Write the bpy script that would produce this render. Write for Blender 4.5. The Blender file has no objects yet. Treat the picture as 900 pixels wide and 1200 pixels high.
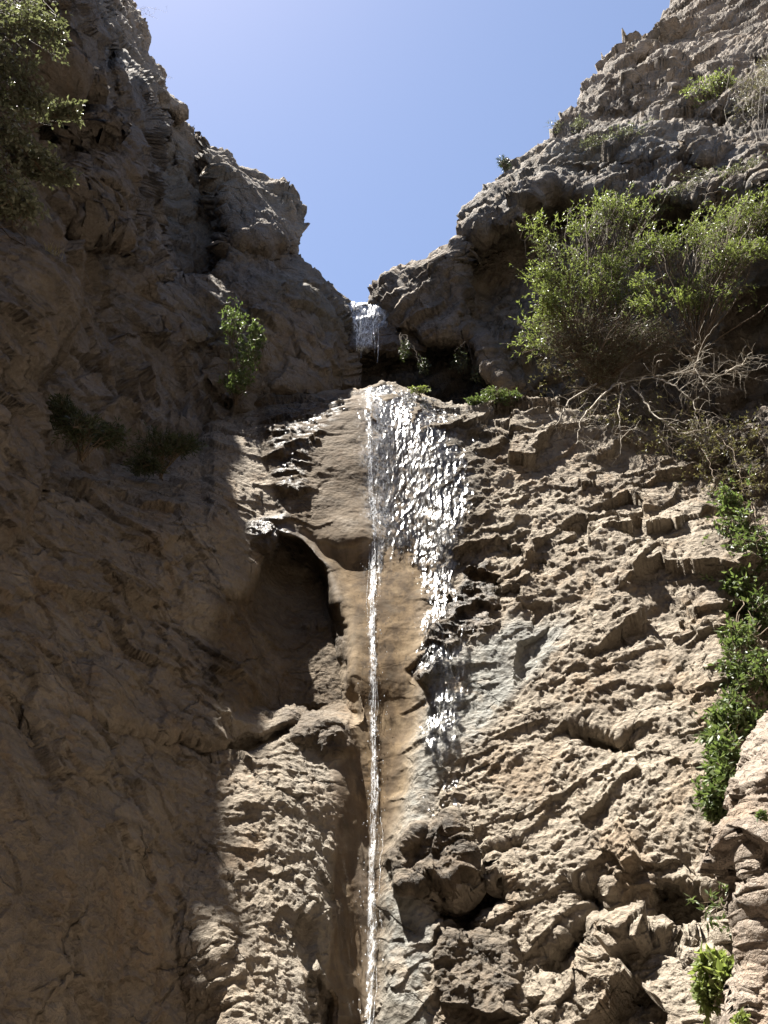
import bpy, math, random
import numpy as np
f32 = np.float32
R = math.radians
scene = bpy.context.scene
COL = scene.collection
rng = np.random.default_rng(7)
random.seed(7)

# ------------------------------------------------------------------ camera geometry (a surveyor's aid: bearings from the standpoint)
FPX, PITCH, EYE = 942.0, R(33.0), np.array([0, 0, 1.6])
CP, SP = math.cos(PITCH), math.sin(PITCH)

def bearing(px, py):
    xr = (np.asarray(px, float) - 450) / FPX
    ur = (600 - np.asarray(py, float)) / FPX
    return xr, CP - ur * SP, SP + ur * CP

def at(px, py, Y):
    """the point seen at bearing (px, py), Y metres up the ravine"""
    x, y, z = bearing(px, py)
    t = np.asarray(Y, float) / y
    return np.stack([x * t, y * t, EYE[2] + z * t], -1)

SUN = np.array([-0.25, 0.12, 0.95]); SUN = SUN / np.linalg.norm(SUN)

# ------------------------------------------------------------------ noise
U = np.uint32
def _h(ix, iy, iz, seed):
    n = (ix.astype(U) * U(0x8da6b343)) ^ (iy.astype(U) * U(0xd8163841)) ^ (iz.astype(U) * U(0xcb1ab31f)) ^ U((seed * 0x9E3779B1) & 0xffffffff)
    n ^= n >> U(16); n *= U(0x7feb352d); n ^= n >> U(15); n *= U(0x846ca68b); n ^= n >> U(16)
    return n

def perlin(p, seed=0):
    p = p.astype(f32)
    i = np.floor(p); f = p - i; i = i.astype(np.int64)
    w = f * f * f * (f * (f * 6 - 15) + 10)
    out = np.zeros(p.shape[:-1], f32)
    for c in range(8):
        o = (c & 1, (c >> 1) & 1, c >> 2)
        n = _h(i[..., 0] + o[0], i[..., 1] + o[1], i[..., 2] + o[2], seed)
        g = [((n >> U(s)) & U(1023)).astype(f32) / 511.5 - 1 for s in (0, 10, 20)]
        d = g[0] * (f[..., 0] - o[0]) + g[1] * (f[..., 1] - o[1]) + g[2] * (f[..., 2] - o[2])
        ww = np.ones_like(out)
        for a in range(3):
            ww = ww * (w[..., a] if o[a] else 1 - w[..., a])
        out += ww * d
    return out

def fbm(p, s, octv=4, seed=0, gain=0.5):
    out = 0; a = 1.0; q = p / s
    for k in range(octv):
        out = out + a * perlin(q, seed + k * 13); q = q * 2.03 + 7.1; a *= gain
    return out

def ridged(p, s, octv=4, seed=0):
    out = 0; a = 1.0; q = p / s
    for k in range(octv):
        out = out + a * (1 - 2.2 * np.abs(perlin(q, seed + k * 13))); q = q * 2.1 + 3.7; a *= 0.5
    return out

def chips(p, s, seed=0, tilt=0.75, step=0.45, bias=0.38, scoop=0.5, edge=False):
    """broken rock: every cell is a tilted facet with its own height, lower lip standing out"""
    q = (p / s).astype(f32)
    b = np.floor(q - 0.5).astype(np.int64)
    best = np.full(q.shape[:-1], 1e9, f32); sec = best.copy()
    bn = np.zeros(q.shape[:-1], U); bd = np.zeros_like(q)
    for c in range(8):
        ix, iy, iz = b[..., 0] + (c & 1), b[..., 1] + ((c >> 1) & 1), b[..., 2] + (c >> 2)
        n = _h(ix, iy, iz, seed)
        dv = np.stack([q[..., 0] - ix - ((n & U(1023)).astype(f32) / 1023),
                       q[..., 1] - iy - (((n >> U(10)) & U(1023)).astype(f32) / 1023),
                       q[..., 2] - iz - (((n >> U(20)) & U(1023)).astype(f32) / 1023)], -1)
        d = (dv * dv).sum(-1)
        m = d < best
        sec = np.where(m, best, np.minimum(sec, d))
        best = np.where(m, d, best); bn = np.where(m, n, bn); bd = np.where(m[..., None], dv, bd)
    n2 = bn * U(0x9E3779B1); n2 ^= n2 >> U(15); n2 *= U(0x2c1b3c6d); n2 ^= n2 >> U(13)
    r = [((n2 >> U(k)) & U(255)).astype(f32) / 255 - 0.5 for k in (0, 8, 16, 24)]
    h = step * r[0] + tilt * (r[1] * bd[..., 0] + r[2] * bd[..., 1]) * 1.6 - (tilt * r[3] * 1.2 + bias) * bd[..., 2]
    h = h + scoop * (np.minimum(best, 1.2) - .35)
    if edge:
        return h * s, np.sqrt(sec) - np.sqrt(best)
    return h * s

def sstep(a, b, x):
    t = np.clip((x - a) / (b - a), 0, 1)
    return t * t * (3 - 2 * t)

def poly_mask(px, py, poly, soft):
    """1 inside the outline, falling to 0 across 'soft' outside and inside its edge"""
    poly = np.asarray(poly, float)
    lo, hi = poly.min(0) - soft * 1.1, poly.max(0) + soft * 1.1
    out = np.zeros(px.shape, f32)
    sel = (px > lo[0]) & (px < hi[0]) & (py > lo[1]) & (py < hi[1])
    if not sel.any():
        return out
    X, Y = px[sel], py[sel]
    d = np.full(X.shape, 1e9); ins = np.zeros(X.shape, bool)
    for a, b in zip(poly, np.roll(poly, -1, 0)):
        e = b - a
        t = np.clip(((X - a[0]) * e[0] + (Y - a[1]) * e[1]) / max(1e-9, e @ e), 0, 1)
        d = np.minimum(d, np.hypot(X - a[0] - t * e[0], Y - a[1] - t * e[1]))
        c = ((a[1] > Y) != (b[1] > Y))
        xi = a[0] + (Y - a[1]) * e[0] / (e[1] if abs(e[1]) > 1e-9 else 1e-9)
        ins ^= c & (X < xi)
    sd = np.where(ins, d, -d)
    out[sel] = sstep(-soft, soft, sd)
    return out

def line_mask(px, py, pts, w):
    pts = np.asarray(pts, float); d = np.full(px.shape, 1e9)
    for a, b in zip(pts[:-1], pts[1:]):
        e = b - a
        t = np.clip(((px - a[0]) * e[0] + (py - a[1]) * e[1]) / max(1e-9, e @ e), 0, 1)
        d = np.minimum(d, np.hypot(px - a[0] - t * e[0], py - a[1] - t * e[1]))
    return sstep(w, 0, d)

def tps(ctrl, px, py):
    c = np.asarray(ctrl, float); k = len(c); S = 400.0
    a = c[:, :2] / S
    def phi(r2): return 0.5 * r2 * np.log(r2 + 1e-9)
    K = phi(((a[:, None] - a[None]) ** 2).sum(-1)) + np.eye(k) * 1e-3
    Q = np.c_[np.ones(k), a]
    A = np.block([[K, Q], [Q.T, np.zeros((3, 3))]])
    w = np.linalg.solve(A, np.r_[c[:, 2], 0, 0, 0])
    X, Y = px / S, py / S
    out = w[k] + w[k + 1] * X + w[k + 2] * Y
    for i in range(k):
        out = out + w[i] * phi((X - a[i, 0]) ** 2 + (Y - a[i, 1]) ** 2)
    return out

# ------------------------------------------------------------------ meshes
def grid_mesh(name, V, mat, attrs=None, keep=None, smooth=True):
    h, w = V.shape[:2]
    idx = np.arange(h * w).reshape(h, w)
    q = np.stack([idx[:-1, :-1], idx[1:, :-1], idx[1:, 1:], idx[:-1, 1:]], -1).reshape(-1, 4)
    verts = V.reshape(-1, 3)
    if keep is not None:
        q = q[keep.reshape(-1)]
        used = np.unique(q); mp = np.full(h * w, -1); mp[used] = np.arange(len(used))
        q = mp[q]; verts = verts[used]
        if attrs: attrs = {k: a.reshape(-1)[used] for k, a in attrs.items()}
    return raw_mesh(name, verts, q, mat, attrs, smooth)

def raw_mesh(name, verts, q, mat, attrs=None, smooth=False, mats=None, midx=None, parent=None):
    me = bpy.data.meshes.new(name)
    k = q.shape[1]
    me.vertices.add(len(verts)); me.loops.add(q.size); me.polygons.add(len(q))
    me.vertices.foreach_set('co', np.ascontiguousarray(verts, f32).ravel())
    me.loops.foreach_set('vertex_index', np.ascontiguousarray(q, np.int32).ravel())
    me.polygons.foreach_set('loop_start', np.arange(0, q.size, k, dtype=np.int32))
    me.polygons.foreach_set('use_smooth', np.full(len(q), smooth))
    for kx, a in (attrs or {}).items():
        at_ = me.attributes.new(kx, 'FLOAT', 'POINT'); at_.data.foreach_set('value', np.ascontiguousarray(a, f32).ravel())
    me.update(calc_edges=True); me.validate()
    for m in (mats or [mat]): me.materials.append(m)
    if midx is not None: me.polygons.foreach_set('material_index', np.ascontiguousarray(midx, np.int32))
    o = bpy.data.objects.new(name, me); COL.objects.link(o)
    if parent is not None: o.parent = parent
    return o

def tag(o, label=None, cat=None, group=None, kind=None):
    for k, v in (('label', label), ('category', cat), ('group', group), ('kind', kind)):
        if v: o[k] = v
    return o

def normals(V):
    du = np.gradient(V, axis=1); dv = np.gradient(V, axis=0)
    n = np.cross(dv, du)
    n /= np.linalg.norm(n, axis=-1, keepdims=True) + 1e-9
    # towards the open air (the eye side)
    c = V[V.shape[0] // 2, V.shape[1] // 2]; m = n[V.shape[0] // 2, V.shape[1] // 2]
    if (EYE - c) @ m < 0: n = -n
    return n

def blur(a, k, it=2):
    for _ in range(it):
        for ax in (0, 1):
            p = np.pad(a, [(k, k) if i == ax else (0, 0) for i in range(a.ndim)], mode='edge')
            c = np.cumsum(p, axis=ax, dtype=np.float64)
            c = np.concatenate([np.zeros_like(np.take(c, [0], ax)), c], axis=ax)
            n = a.shape[ax]
            a = (np.take(c, np.arange(2 * k + 1, 2 * k + 1 + n), ax) - np.take(c, np.arange(n), ax)) / (2 * k + 1)
    return a
QUALITY = 1.0
SKY_K, SUN_K, EXPO = 0.062, 5.0, 2.2
# ------------------------------------------------------------------ materials
class NT:
    def __init__(s, name):
        s.m = bpy.data.materials.new(name); s.m.use_nodes = True
        s.t = s.m.node_tree; s.t.nodes.clear()
        s.out = s.n('ShaderNodeOutputMaterial')
    def n(s, kind, **kw):
        nd = s.t.nodes.new(kind)
        for k, v in kw.items():
            if k.startswith('_'): setattr(nd, k[1:], v)
        return nd
    def l(s, a, b): s.t.links.new(a, b)
    def val(s, sock, v):
        if hasattr(v, 'is_output') or isinstance(v, bpy.types.NodeSocket): s.l(v, sock)
        else: sock.default_value = v
    def noise(s, co, scale, detail=5, rough=0.55, dist=0.0):
        nd = s.n('ShaderNodeTexNoise'); s.l(co, nd.inputs['Vector'])
        nd.inputs['Scale'].default_value = scale; nd.inputs['Detail'].default_value = detail
        nd.inputs['Roughness'].default_value = rough; nd.inputs['Distortion'].default_value = dist
        return nd.outputs['Fac']
    def ramp(s, fac, a, b, lo=0.0, hi=1.0):
        nd = s.n('ShaderNodeMapRange', _interpolation_type='SMOOTHSTEP'); s.l(fac, nd.inputs['Value'])
        for k, v in zip(('From Min', 'From Max', 'To Min', 'To Max'), (a, b, lo, hi)): nd.inputs[k].default_value = v
        return nd.outputs['Result']
    def mix(s, fac, a, b, mode='MIX'):
        nd = s.n('ShaderNodeMix', _data_type='RGBA', _blend_type=mode)
        s.val(nd.inputs[0], fac)
        for sock, v in ((nd.inputs[6], a), (nd.inputs[7], b)):
            s.val(sock, v if isinstance(v, bpy.types.NodeSocket) else (*v, 1) if len(v) == 3 else v)
        return nd.outputs[2]
    def math(s, op, a, b=0.0):
        nd = s.n('ShaderNodeMath', _operation=op); s.val(nd.inputs[0], a); s.val(nd.inputs[1], b)
        return nd.outputs[0]
    def attr(s, name):
        return s.n('ShaderNodeAttribute', _attribute_name=name).outputs['Fac']
    def mapped(s, co, scale=(1, 1, 1), rot=(0, 0, 0)):
        nd = s.n('ShaderNodeMapping'); s.l(co, nd.inputs['Vector'])
        nd.inputs['Scale'].default_value = scale; nd.inputs['Rotation'].default_value = rot
        return nd.outputs['Vector']
    def bump(s, h, strength, dist, nrm=None):
        nd = s.n('ShaderNodeBump'); s.l(h, nd.inputs['Height'])
        s.val(nd.inputs['Strength'], strength); nd.inputs['Distance'].default_value = dist
        if nrm is not None: s.l(nrm, nd.inputs['Normal'])
        return nd.outputs['Normal']

def rock_material(name, pale, mid, dark, grey=(.30, .30, .27), scale=1.0, spec=0.25, attrs=True):
    t = NT(name)
    co = t.n('ShaderNodeTexCoord').outputs['Object']
    big = t.noise(co, .55 * scale, 6, .6, .3)
    med = t.noise(co, 2.6 * scale, 6, .62, .2)
    strat = t.noise(t.mapped(co, (.9, .9, 3.2), (0, .25, 0)), 1.6 * scale, 6, .6, .4)
    fine = t.noise(co, 22 * scale, 5, .65)
    grit = t.noise(co, 90 * scale, 3, .6)
    c = t.mix(t.ramp(big, .36, .64), mid, pale)
    c = t.mix(t.ramp(strat, .48, .70, 0, .55), c, dark)
    c = t.mix(t.ramp(med, .55, .74, 0, .55), c, tuple(min(1, v * 1.22) for v in pale))
    c = t.mix(t.ramp(t.noise(t.mapped(co, (1.6, 1.6, .7)), 1.3 * scale, 7, .68, .6), .50, .66, 0, .55), c, tuple(v * k for v, k in zip(mid, (1.14, .99, .84))))
    c = t.mix(t.ramp(t.noise(t.mapped(co, (1, 1, .8), (.3, .2, .5)), 4.2 * scale, 7, .7, .5), .54, .68, 0, .6), c, tuple(v * .62 for v in mid))
    c = t.mix(t.ramp(t.noise(co, 6.5 * scale, 8, .72), .60, .70, 0, .5), c, tuple(min(1, v * 1.25) for v in (pale[0], pale[0] * .95, pale[0] * .86)))
    # fine speckle of the grains
    c = t.mix(.55, c, t.mix(fine, (.62, .60, .58), (1.32, 1.33, 1.35)), 'MULTIPLY')
    c = t.mix(.45, c, t.mix(grit, (.70, .70, .70), (1.28, 1.28, 1.28)), 'MULTIPLY')
    # cracks
    ck = t.n('ShaderNodeTexVoronoi', _feature='DISTANCE_TO_EDGE'); ck.inputs['Scale'].default_value = 1.5 * scale
    wv = t.n('ShaderNodeTexNoise'); t.l(co, wv.inputs['Vector']); wv.inputs['Scale'].default_value = 1.1 * scale; wv.inputs['Detail'].default_value = 6; wv.inputs['Roughness'].default_value = .65
    t.l(t.mix(.28, t.mapped(co, (1, 1, 1.4), (.2, .5, 0)), wv.outputs['Color']), ck.inputs['Vector'])
    crack = t.math('MULTIPLY', t.ramp(ck.outputs['Distance'], .0, .022, 1, 0), t.ramp(med, .45, .6))
    c = t.mix(t.math('MULTIPLY', crack, .30), c, tuple(v * .6 for v in dark))
    b = t.n('ShaderNodeBsdfPrincipled')
    rough = .88
    if attrs:
        g = t.attr('grey'); g = t.math('MULTIPLY', g, t.ramp(med, .30, .55, .55, 1))
        gc = t.mix(t.ramp(med, .4, .65), grey, tuple(v * .8 for v in grey))
        gc = t.mix(.5, gc, t.mix(fine, (.7, .7, .7), (1.25, 1.25, 1.25)), 'MULTIPLY')
        c = t.mix(g, c, gc)
        tn = t.attr('tan')
        s1 = t.noise(t.mapped(co, (4.5, 4.5, .35)), 1.0, 6, .62, .4)
        s2 = t.noise(t.mapped(co, (13, 13, 1.1)), 1.0, 6, .7, .3)
        tc = t.mix(t.ramp(s1, .36, .62), (.145, .108, .068), (.310, .240, .152))
        tc = t.mix(t.ramp(s2, .50, .68, 0, .65), tc, (.085, .066, .047))
        tc = t.mix(t.ramp(med, .52, .70, 0, .5), tc, (.235, .215, .175))
        tc = t.mix(.3, tc, t.mix(fine, (.75, .74, .72), (1.22, 1.22, 1.22)), 'MULTIPLY')
        c = t.mix(tn, c, tc)
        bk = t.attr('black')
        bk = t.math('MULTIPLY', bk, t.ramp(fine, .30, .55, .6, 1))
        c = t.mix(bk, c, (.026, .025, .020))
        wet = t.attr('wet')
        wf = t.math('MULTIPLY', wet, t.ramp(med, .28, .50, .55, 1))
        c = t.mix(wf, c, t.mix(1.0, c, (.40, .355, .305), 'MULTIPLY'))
        rr = t.n('ShaderNodeMapRange'); gs = t.math('MULTIPLY', t.attr('gloss'), t.ramp(med, .30, .5, .4, 1)); t.l(gs, rr.inputs['Value'])
        rr.inputs['To Min'].default_value = .9; rr.inputs['To Max'].default_value = .28
        t.l(rr.outputs[0], b.inputs['Roughness'])
        sp = t.math('ADD', t.math('MULTIPLY', gs, .4), .10)
        t.l(sp, b.inputs['Specular IOR Level'])
    else:
        b.inputs['Roughness'].default_value = rough; b.inputs['Specular IOR Level'].default_value = spec
    t.l(c, b.inputs['Base Color'])
    hh = t.math('ADD', t.math('MULTIPLY', fine, .6), t.math('MULTIPLY', grit, .25))
    hh = t.math('ADD', hh, t.math('MULTIPLY', t.noise(co, 9 * scale, 6, .7), 1.0))
    vo = t.n('ShaderNodeTexVoronoi'); t.l(t.mix(.12, co, t.n('ShaderNodeTexNoise').outputs['Color']), vo.inputs['Vector']); vo.inputs['Scale'].default_value = 15 * scale
    hh = t.math('ADD', hh, t.math('MULTIPLY', vo.outputs['Distance'], .7))
    hh = t.math('SUBTRACT', hh, t.math('MULTIPLY', crack, .8))
    bs = t.math('SUBTRACT', 1.0, t.math('MULTIPLY', t.attr('smooth'), .88)) if attrs else 1.0
    t.l(t.bump(hh, bs, .06), b.inputs['Normal'])
    t.l(b.outputs[0], t.out.inputs['Surface'])
    return t.m

def leaf_material(name, a, b_, trans=.35, rough=.45):
    t = NT(name)
    co = t.n('ShaderNodeTexCoord').outputs['Object']
    rnd = t.attr('tint')
    c = t.mix(rnd, a, b_)
    c = t.mix(t.ramp(t.noise(co, 3.0, 3), .35, .65, 0, .35), c, tuple(v * .6 for v in a))
    d = t.n('ShaderNodeBsdfPrincipled'); t.l(c, d.inputs['Base Color'])
    d.inputs['Roughness'].default_value = rough; d.inputs['Specular IOR Level'].default_value = .4
    tr = t.n('ShaderNodeBsdfTranslucent'); t.l(t.mix(1.0, c, (1.12, 1.2, .68), 'MULTIPLY'), tr.inputs['Color'])
    m = t.n('ShaderNodeMixShader'); m.inputs[0].default_value = trans
    t.l(d.outputs[0], m.inputs[1]); t.l(tr.outputs[0], m.inputs[2]); t.l(m.outputs[0], t.out.inputs['Surface'])
    return t.m

def wood_material(name, a, b_):
    t = NT(name)
    co = t.n('ShaderNodeTexCoord').outputs['Object']
    c = t.mix(t.ramp(t.noise(co, 14, 5, .6), .35, .65), a, b_)
    d = t.n('ShaderNodeBsdfPrincipled'); t.l(c, d.inputs['Base Color'])
    d.inputs['Roughness'].default_value = .8; d.inputs['Specular IOR Level'].default_value = .2
    t.l(d.outputs[0], t.out.inputs['Surface'])
    return t.m

def film_material(name):
    """a sheet of running water a few millimetres deep over rock; 'cover' says how unbroken the sheet is"""
    t = NT(name)
    co = t.n('ShaderNodeTexCoord').outputs['Object']
    n1 = t.noise(t.mapped(co, (9, 9, .5)), 1.0, 1.5, .5, .3)
    n2 = t.noise(t.mapped(co, (30, 30, 2.0)), 1.0, 1, .5, .3)
    h = t.math('ADD', t.math('MULTIPLY', n1, 1.0), t.math('MULTIPLY', n2, .10))
    nr = t.bump(h, 1.0, .05)
    cv = t.attr('cover')
    v = t.math('ADD', t.math('MULTIPLY', t.noise(t.mapped(co, (12, 12, .38)), 1.0, 3.5, .6, .3), .86),
               t.math('MULTIPLY', t.noise(t.mapped(co, (40, 40, 5)), 1.0, 3, .65, .3), .14))
    lo = t.math('SUBTRACT', .66, t.math('MULTIPLY', cv, .335))
    k = t.n('ShaderNodeMapRange', _interpolation_type='SMOOTHSTEP'); t.l(v, k.inputs['Value'])
    t.l(lo, k.inputs['From Min']); t.l(t.math('ADD', lo, .17), k.inputs['From Max'])
    k = t.math('MULTIPLY', k.outputs['Result'], t.ramp(cv, .02, .2))
    fr = t.n('ShaderNodeFresnel'); fr.inputs['IOR'].default_value = 1.33; t.l(nr, fr.inputs['Normal'])
    gl = t.n('ShaderNodeBsdfGlossy'); gl.inputs['Roughness'].default_value = .25; t.l(nr, gl.inputs['Normal'])
    tp = t.n('ShaderNodeBsdfTransparent'); tp.inputs[0].default_value = (1, 1, 1, 1)
    m = t.n('ShaderNodeMixShader'); t.l(t.math('MULTIPLY', t.math('MULTIPLY', fr.outputs[0], k), .95), m.inputs[0])
    t.l(tp.outputs[0], m.inputs[1]); t.l(gl.outputs[0], m.inputs[2])
    # broken white water where it runs fast
    wh = t.n('ShaderNodeBsdfPrincipled'); wh.inputs['Base Color'].default_value = (.80, .82, .84, 1)
    wh.inputs['Roughness'].default_value = .25; t.l(nr, wh.inputs['Normal'])
    fo = t.attr('foam')
    kk = t.ramp(t.noise(t.mapped(co, (34, 34, 8)), 1.0, 6, .78, .6), .42, .58)
    k2 = t.math('MULTIPLY', t.math('MULTIPLY', fo, kk), .95)
    m2 = t.n('ShaderNodeMixShader'); t.l(k2, m2.inputs[0]); t.l(m.outputs[0], m2.inputs[1]); t.l(wh.outputs[0], m2.inputs[2])
    t.l(m2.outputs[0], t.out.inputs['Surface'])
    return t.m

def stream_material(name):
    t = NT(name)
    co = t.n('ShaderNodeTexCoord').outputs['Object']
    nr = t.bump(t.noise(t.mapped(co, (50, 50, 16)), 1.0, 4, .7), 1.0, .03)
    b = t.n('ShaderNodeBsdfPrincipled'); b.inputs['Base Color'].default_value = (.88, .90, .92, 1)
    b.inputs['Roughness'].default_value = .12; b.inputs['Specular IOR Level'].default_value = .8; t.l(nr, b.inputs['Normal'])
    tp = t.n('ShaderNodeBsdfTransparent'); tp.inputs[0].default_value = (.95, .95, .95, 1)
    k = t.ramp(t.noise(t.mapped(co, (45, 45, 9)), 1.0, 4, .65), .42, .62, .15, .9)
    m = t.n('ShaderNodeMixShader'); t.l(k, m.inputs[0]); t.l(tp.outputs[0], m.inputs[1]); t.l(b.outputs[0], m.inputs[2])
    t.l(m.outputs[0], t.out.inputs['Surface'])
    return t.m
# ------------------------------------------------------------------ the rock masses
Q = float(globals().get('QUALITY', 1.0))
def axis(a, b, n0): return np.linspace(a, b, max(24, int(n0 * Q)))

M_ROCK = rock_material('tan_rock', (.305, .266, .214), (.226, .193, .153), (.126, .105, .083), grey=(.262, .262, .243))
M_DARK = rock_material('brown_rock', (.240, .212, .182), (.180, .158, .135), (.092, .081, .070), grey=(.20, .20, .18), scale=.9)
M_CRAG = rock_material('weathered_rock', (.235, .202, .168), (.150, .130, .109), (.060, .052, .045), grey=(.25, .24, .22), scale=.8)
M_PALE = rock_material('pale_rock', (.300, .250, .205), (.235, .195, .158), (.14, .115, .094), attrs=False)

def plane_Y(px, py, y0=8.0, z0=1.67, slope=2.18):
    x, y, z = bearing(px, py)
    # z = z0 + slope (Y - y0) along the bearing
    return (EYE[2] - z0 + slope * y0) / (slope - z / y)

def roughen(V, R, seed, amp=1.0, sizes=((1.3, .75), (.55, .9), (.24, 1.0), (.105, 1.0)), dip=.25, low=.28, lows=2.6, relief=.36):
    P = V.astype(f32)
    c, s = math.cos(dip), math.sin(dip)
    W = np.stack([P[..., 0] * c + P[..., 2] * -s * -1, P[..., 1], -P[..., 0] * s * -1 * -1 + P[..., 2] * c], -1)
    W = W * np.array([1, 1, 1.3], f32)
    warp = np.stack([fbm(P, .8, 3, seed + k) for k in (91, 92, 93)], -1)
    D = low * fbm(P, lows, 4, seed)
    for k, (s_, a) in enumerate(sizes):
        gate = sstep(-.22, .28, fbm(P, s_ * 2.6, 3, seed + 40 + k)) * 1.15 + .05
        D = D + R * amp * a * relief * gate * chips(W + warp * s_ * .4, s_, seed + 5 * k, tilt=.85, step=.62, bias=.36, scoop=.28)
    D = D + R * amp * (.05 * ridged(W + warp * .2, .8, 3, seed + 72) + .018 * ridged(P, .3, 3, seed + 73) + .012 * ridged(P, .1, 3, seed + 74) + .03 * fbm(P, .22, 4, seed + 70) + .012 * fbm(P, .06, 3, seed + 71))
    n = normals(V); n = n + np.array([0, 0, -.12]); n /= np.linalg.norm(n, axis=-1, keepdims=True)
    return V + n * D[..., None], D

def foliate(V, seed, dip, R=1.0, along=3.0, low=.45, k=(.13, .07, .035, .018), sizes=(1.1, .45, .19, .08)):
    """layered rock: sharp crests and slots that run along the dip of the beds"""
    P = V.astype(f32); c, s = math.cos(dip), math.sin(dip)
    warp = np.stack([fbm(P, 1.3, 3, seed + q) for q in (81, 82, 83)], -1) * .35
    a, b = P[..., 0] * c + P[..., 2] * s, -P[..., 0] * s + P[..., 2] * c
    W = np.stack([a / along, P[..., 1] / 1.7, b], -1) + warp
    D = low * fbm(P, 2.8, 4, seed)
    F = np.stack([a / 1.7, P[..., 1], b], -1) + warp * .5
    for sz, am in ((1.7, .34), (.8, .40), (.36, .42), (.16, .42), (.075, .35)):
        gate = .35 + .9 * sstep(-.25, .3, fbm(P, sz * 3.5, 2, seed + int(sz * 100)))
        D = D + R * am * gate * chips(F, sz, seed + int(sz * 90), tilt=.95, step=.35, bias=.15, scoop=.12)
    for q, (am, sz) in enumerate(zip(k, sizes)):
        gate = .45 + .75 * sstep(-.3, .35, fbm(P, sz * 4, 2, seed + 30 + q))
        D = D + R * am * gate * (1 - 2.4 * np.abs(perlin(W / sz, seed + 50 + q)))
    D = D + R * .02 * fbm(P, .07, 3, seed + 77)
    n = normals(V)
    return V + n * D[..., None], D

def skirt_back(V, edge, depth, rows, drop=.15, out=(0, 1, 0)):
    """carry an edge of the mass on, back into the hill behind, so that it has thickness"""
    e = {'top': V[0], 'bottom': V[-1], 'left': V[:, 0], 'right': V[:, -1]}[edge]
    k = np.linspace(0, 1, rows + 1)[1:, None, None]
    d = np.asarray(out, float) * depth
    S = e[None] + k * d + np.array([0, 0, -drop * depth]) * (k ** 2)
    if edge == 'top': return np.concatenate([S[::-1], V], 0), rows
    if edge == 'bottom': return np.concatenate([V, S], 0), rows
    S = S.transpose(1, 0, 2)
    if edge == 'left': return np.concatenate([S[:, ::-1], V], 1), rows
    return np.concatenate([V, S], 1), rows

def padm(a, r, edge):
    w = {'top': ((r, 0), (0, 0)), 'bottom': ((0, r), (0, 0)), 'left': ((0, 0), (r, 0)), 'right': ((0, 0), (0, r))}[edge]
    return np.pad(a, w, mode='edge')

# ---- 1. the waterfall cliff with the shaded wall left of it
top_x = [-260, -60, 60, 110, 150, 200, 235, 250, 262, 320, 360, 400, 418, 430, 455, 500, 540, 580, 640, 700, 760, 830, 870, 960, 1150]
top_y = [420, 440, 500, 535, 556, 560, 520, 486, 476, 466, 464, 457, 455, 455, 447, 462, 480, 482, 470, 488, 515, 560, 585, 600, 640]
u = axis(-260, 1080, 1060); v = axis(0, 1, 900) ** 1.0
top = np.interp(u, top_x, top_y)
PX = np.repeat(u[None], len(v), 0); PY = top[None] + (1330 - top[None]) * v[:, None]
g = np.stack([PX / 55, PY / 55, PX * 0], -1)
wx = PX + 9 * fbm(g, 1, 4, 3); wy = PY + 9 * fbm(g, 1, 4, 4)
wl = lambda s: (PX + s * fbm(g * 1.6, 1, 4, 5), PY + s * fbm(g * 1.6, 1, 4, 6))
off = tps([(440, 460, 0), (440, 800, 0), (440, 1200, 0), (640, 480, -.1), (640, 800, -.25), (640, 1200, -.3),
           (850, 600, -1.0), (850, 900, -1.25), (850, 1200, -1.1), (1080, 700, -2.6), (1080, 1200, -2.6),
           (315, 478, .25), (262, 484, .8), (250, 570, -.75), (318, 592, -.1), (330, 700, .05), (320, 1000, -.25), (320, 1300, -.3),
           (200, 580, -1.2), (180, 800, -1.5), (190, 1000, -1.5), (190, 1250, -1.35),
           (60, 560, -2.9), (60, 800, -3.0), (60, 1000, -2.9), (40, 1250, -2.6),
           (-120, 500, -5.0), (-120, 900, -4.6), (-120, 1300, -3.6), (-260, 900, -5.6), (-260, 1300, -4.4)], PX, PY)
Yb = plane_Y(PX, PY) + off
def B(poly, d, soft, warp=True):
    global Yb
    X, Y = (wx, wy) if warp else (PX, PY)
    m = poly_mask(X, Y, poly, soft); Yb = Yb + d * m
    return m
# round the brink over
e = (PY - top[None]); Yb = Yb + .55 * np.clip(1 - e / 34, 0, 1) ** 2.2
# the rounded knob beside the lip and the tan chute under it
m_knob = B([(300, 470), (410, 452), (430, 452), (434, 560), (432, 634), (400, 640), (352, 618), (322, 600), (312, 540)], -.055, 5)
m_chute = B([(330, 606), (400, 640), (436, 640), (438, 470), (470, 470), (500, 560), (515, 650), (490, 770), (470, 930), (455, 1010), (445, 1200), (440, 1330),
             (405, 1330), (402, 1000), (418, 860), (412, 790), (404, 725), (380, 670)], .17, 24)
_y0 = Yb.copy(); m_cave = B([(282, 700), (300, 655), (328, 628), (352, 640), (380, 672), (402, 725), (410, 790), (413, 838), (380, 840), (345, 838), (290, 840), (240, 800), (240, 700)], .95, 9); Yb = _y0 + (Yb - _y0) * sstep(238, 350, wx)
m_lip = B([(290, 610), (335, 600), (375, 650), (398, 705), (408, 770), (402, 770), (385, 715), (360, 672), (325, 648), (295, 655)], -.18, 8)
m_ledge = B([(325, 838), (350, 830), (418, 852), (418, 880), (385, 885), (360, 872), (330, 862)], -.10, 8)
_y0 = Yb.copy(); m_patch = B([(272, 884), (300, 868), (352, 872), (384, 905), (392, 1000), (386, 1100), (384, 1330), (262, 1330), (245, 1180), (222, 1110), (246, 1000), (262, 930)], -.24, 40); Yb = _y0 + (Yb - _y0) * sstep(402, 318, wx) - m_patch * .0021 * (PY - 960)
m_strip = B([(390, 900), (428, 880), (430, 1010), (428, 1200), (428, 1330), (386, 1330), (388, 1100), (393, 1000)], -.02, 7)
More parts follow.
